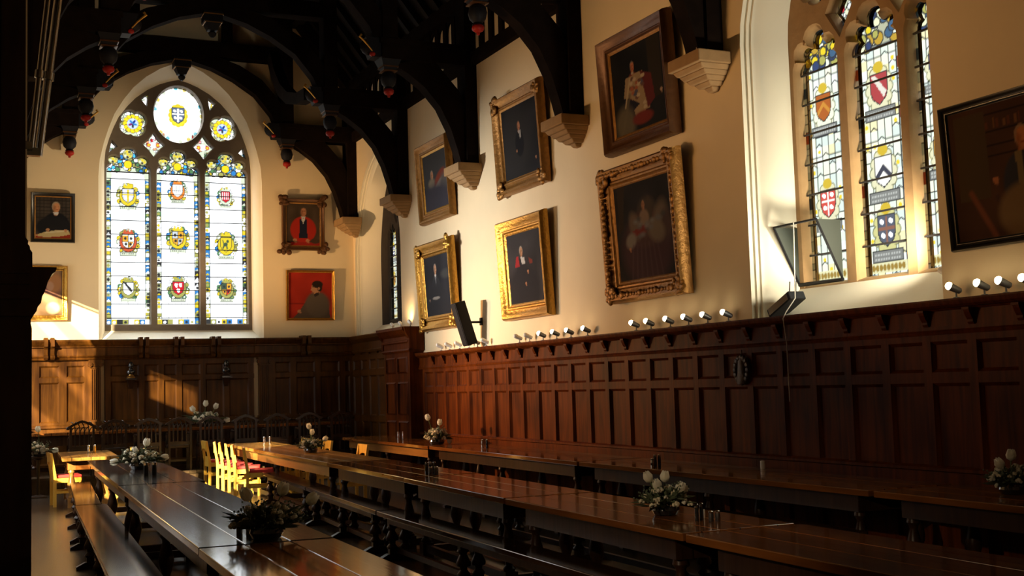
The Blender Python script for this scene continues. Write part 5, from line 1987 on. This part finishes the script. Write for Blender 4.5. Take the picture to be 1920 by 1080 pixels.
# unseen row of lamps on the left cornice, facing the right wall
LEFT_W = 150.0
for i, y in enumerate((12.5, 13.1, 13.7, 14.3, 19.1, 19.5, 21.1, 21.5)):
    dup(s_on, (XL + .06, y, 2.68), PI, 'unseen lit spotlight on the left wall cornice behind the pier, %s from the pier' % ORD[i], 'unseen left cornice spotlights')
    tgt = [(XR, 6.0, 5.1), (XR, 8.0, 5.9), (XR, 10.8, 5.1), (XR, 13.6, 6.6), (XR, 16.6, 3.4), (XR, 18.3, 3.4), (7.4, 16.4, 1.0), (6.4, YE, 4.9)][i]
    pw = [360, 210, 230, 330, 1050, 900, 1900, 1150][i]
    cl = [(1.0, .52, .19), (1.0, .52, .19), (1.0, .52, .19), (1.0, .58, .25), (1.0, .97, .92), (1.0, .97, .92), (1.0, .48, .15), (1.0, .58, .24)][i]  # near-white pair added as window daylight, next orange one to brighten the panelling
    warm_spot((XL + .24, y, 2.80), tgt, pw, [1.0, 1.05, .95, 1.05, .85, .85, .88, .72][i], r=.06, col=cl)

# ------------------------------------------------------------------ small things on the walls
e = empty('column_loudspeaker', (XR, 17.45, 2.60), 0, 'slim black column loudspeaker tilted forward above the cornice', 'loudspeaker')
m = MB(Matrix.Translation((-.30, 0, .02)) @ Matrix.Rotation(R(-17), 4, 'Y'))
m.box(-.09, .09, -.10, .10, -.34, .36)
m.build('cabinet', BLACKPLASTIC, e, bevel=.01)
m = MB(Matrix.Translation((-.30, 0, .02)) @ Matrix.Rotation(R(-17), 4, 'Y'))
m.box(-.097, -.09, -.085, .085, -.32, .34)
m.build('front_grille', IRON, e)
m = MB(); m.tube([(-.22, 0, .05), (-.10, 0, .05), (0, 0, .05)], .018, 8); m.box(-.02, 0, -.04, .04, 0, .12); m.build('wall_bracket', IRON, e)

e = empty('floodlight', (7.70, 9.86, 2.34), 0, 'dark box floodlight lying on the sloping sill of the near window', 'floodlight')
m = MB(Matrix.Rotation(R(-25), 4, 'X')); m.box(-.10, .10, -.20, .20, 0, .09); m.build('housing', IRON, e, bevel=.01)
m = MB(Matrix.Rotation(R(-25), 4, 'X')); m.box(-.108, -.10, -.17, .17, .01, .08); m.build('lens', DARKGLASS, e)
m = MB()
for y in (-.13, -.03):
    m.tube([(0, y, .05), (.02, y, .27)], .006, 6)
m.build('mounting_prongs', IRON, e)
warm_spot((7.74, 9.55, 2.62), (7.85, 10.25, 4.2), 30, 2.8, r=.12, col=(1.0, .90, .68))
added_sill_lamp = (7.86, 7.92, 2.50)  # added spot light and lamp body out of view, brightening the window reveal
warm_spot((7.76, 8.02, 2.66), (8.0, 10.3, 3.8), 270, 1.8, r=.15, col=(1.0, .90, .70))

# hopper vent of the near window: tilted bottom casement with triangular side cheeks
CHEEK = plain('dull_green_grey_metal', (0.035, 0.042, 0.032), 0.6)
e = empty('hopper_vent', (XR + DR, 9.75, 2.60), 0, 'open tilted hopper vent with metal side cheeks at the foot of the near window', 'vent')
for yy in (.34, -.34):
    m = MB(); m.prism([(.0, 0), (-.30, .60), (.0, .60)], yy - .006, yy + .006, 'y'); m.build('side_cheek', CHEEK, e)
m = MB()
for yy in (.34, -.34):
    m.tube([(0, yy, 0), (-.30, yy, .60)], .013, 6)
m.tube([(0, -.34, 0), (0, .34, 0)], .02, 6)
m.tube([(-.30, -.34, .60), (-.30, .34, .60)], .012, 6)
m.build('casement_bars', IRON, e)
m = MB()
m.tube([(XR + DR - .31, 9.75, 3.22), (XR - .02, 9.58, 2.42), (XR - .15, 9.57, 2.28), (XR - .18, 9.58, 2.22), (XR - .12, 9.62, 1.98), (XR - .09, 9.65, 1.4)], .006, 6)
o = m.build('window_cord', ROPE, smooth=True)
tag(o, 'pale cord from the hopper vent running down over the panelling', 'cord')
m = MB()
m.tube([(XR - .30, 10.70, 7.9), (XR - .29, 10.70, 5.3), (XR - .30, 10.71, 5.21)], .006, 6)
o = m.build('post_cord', ROPE, smooth=True)
tag(o, 'thin pale cord hanging down the roof post left of the near window', 'cord')

dup(s_off, added_sill_lamp, -1.4, 'added unseen white spotlight on the near window sill tucked behind the wall edge', 'added sill lamps')

# carved trophy on the panelling
e = empty('carved_trophy', (XR - .085, 10.4, 1.60), -PI / 2, 'dark carved trophy hanging on the panelling left of the near window', 'carving')
m = MB()
rng = random.Random(4)
for i in range(16):
    th = 2 * PI * i / 16
    m.ball((.11 * math.cos(th), -.03, .13 + .13 * math.sin(th)), .035, .025, .035, 7, 5)
m.build('wreath', WREATH, e, smooth=True)
m = MB()
m.lathe([(.02, .26), (.05, .22), (.06, .10), (.08, .0), (.07, -.02)], (0, -.03, 0), 10, 1, .5)
m.tube([(0, -.02, .24), (0, -.02, .34)], .008, 6)
m.build('bell_drop', WREATH, e, smooth=True)

# two bracketed bust lamps on the end panelling
for x, lb in ((3.07, 'glossy dark bust with brass base on the end panelling, nearer the lit bay'), (4.885, 'glossy dark bust on the end panelling, under the right light of the window')):
    e = empty('wall_bust', (x, YE - .16, 1.98), 0, lb, 'bust', 'busts on the end panelling')
    m = MB(); m.box(-.10, .10, -.10, .10, -.03, 0); m.taper((0, .06, -.20), (.03, .03), (0, .02, -.03), (.07, .08)); m.build('bracket', EBONY, e)
    m = MB(); m.lathe([(.075, 0), (.08, .02), (.05, .05), (.045, .07)], (0, 0, 0), 12); m.build('base', BRASS if x < 4 else EBONY, e, smooth=True)
    m = MB()
    m.lathe([(.05, .06), (.085, .10), (.08, .14), (.04, .17), (.038, .19)], (0, 0, 0), 12, 1, .7)
    m.ball((0, -.01, .245), .055, .062, .075, 12, 8)
    m.ball((0, -.075, .235), .012, .02, .018, 6, 5)
    m.build('head', DARKGLASS, e, smooth=True)
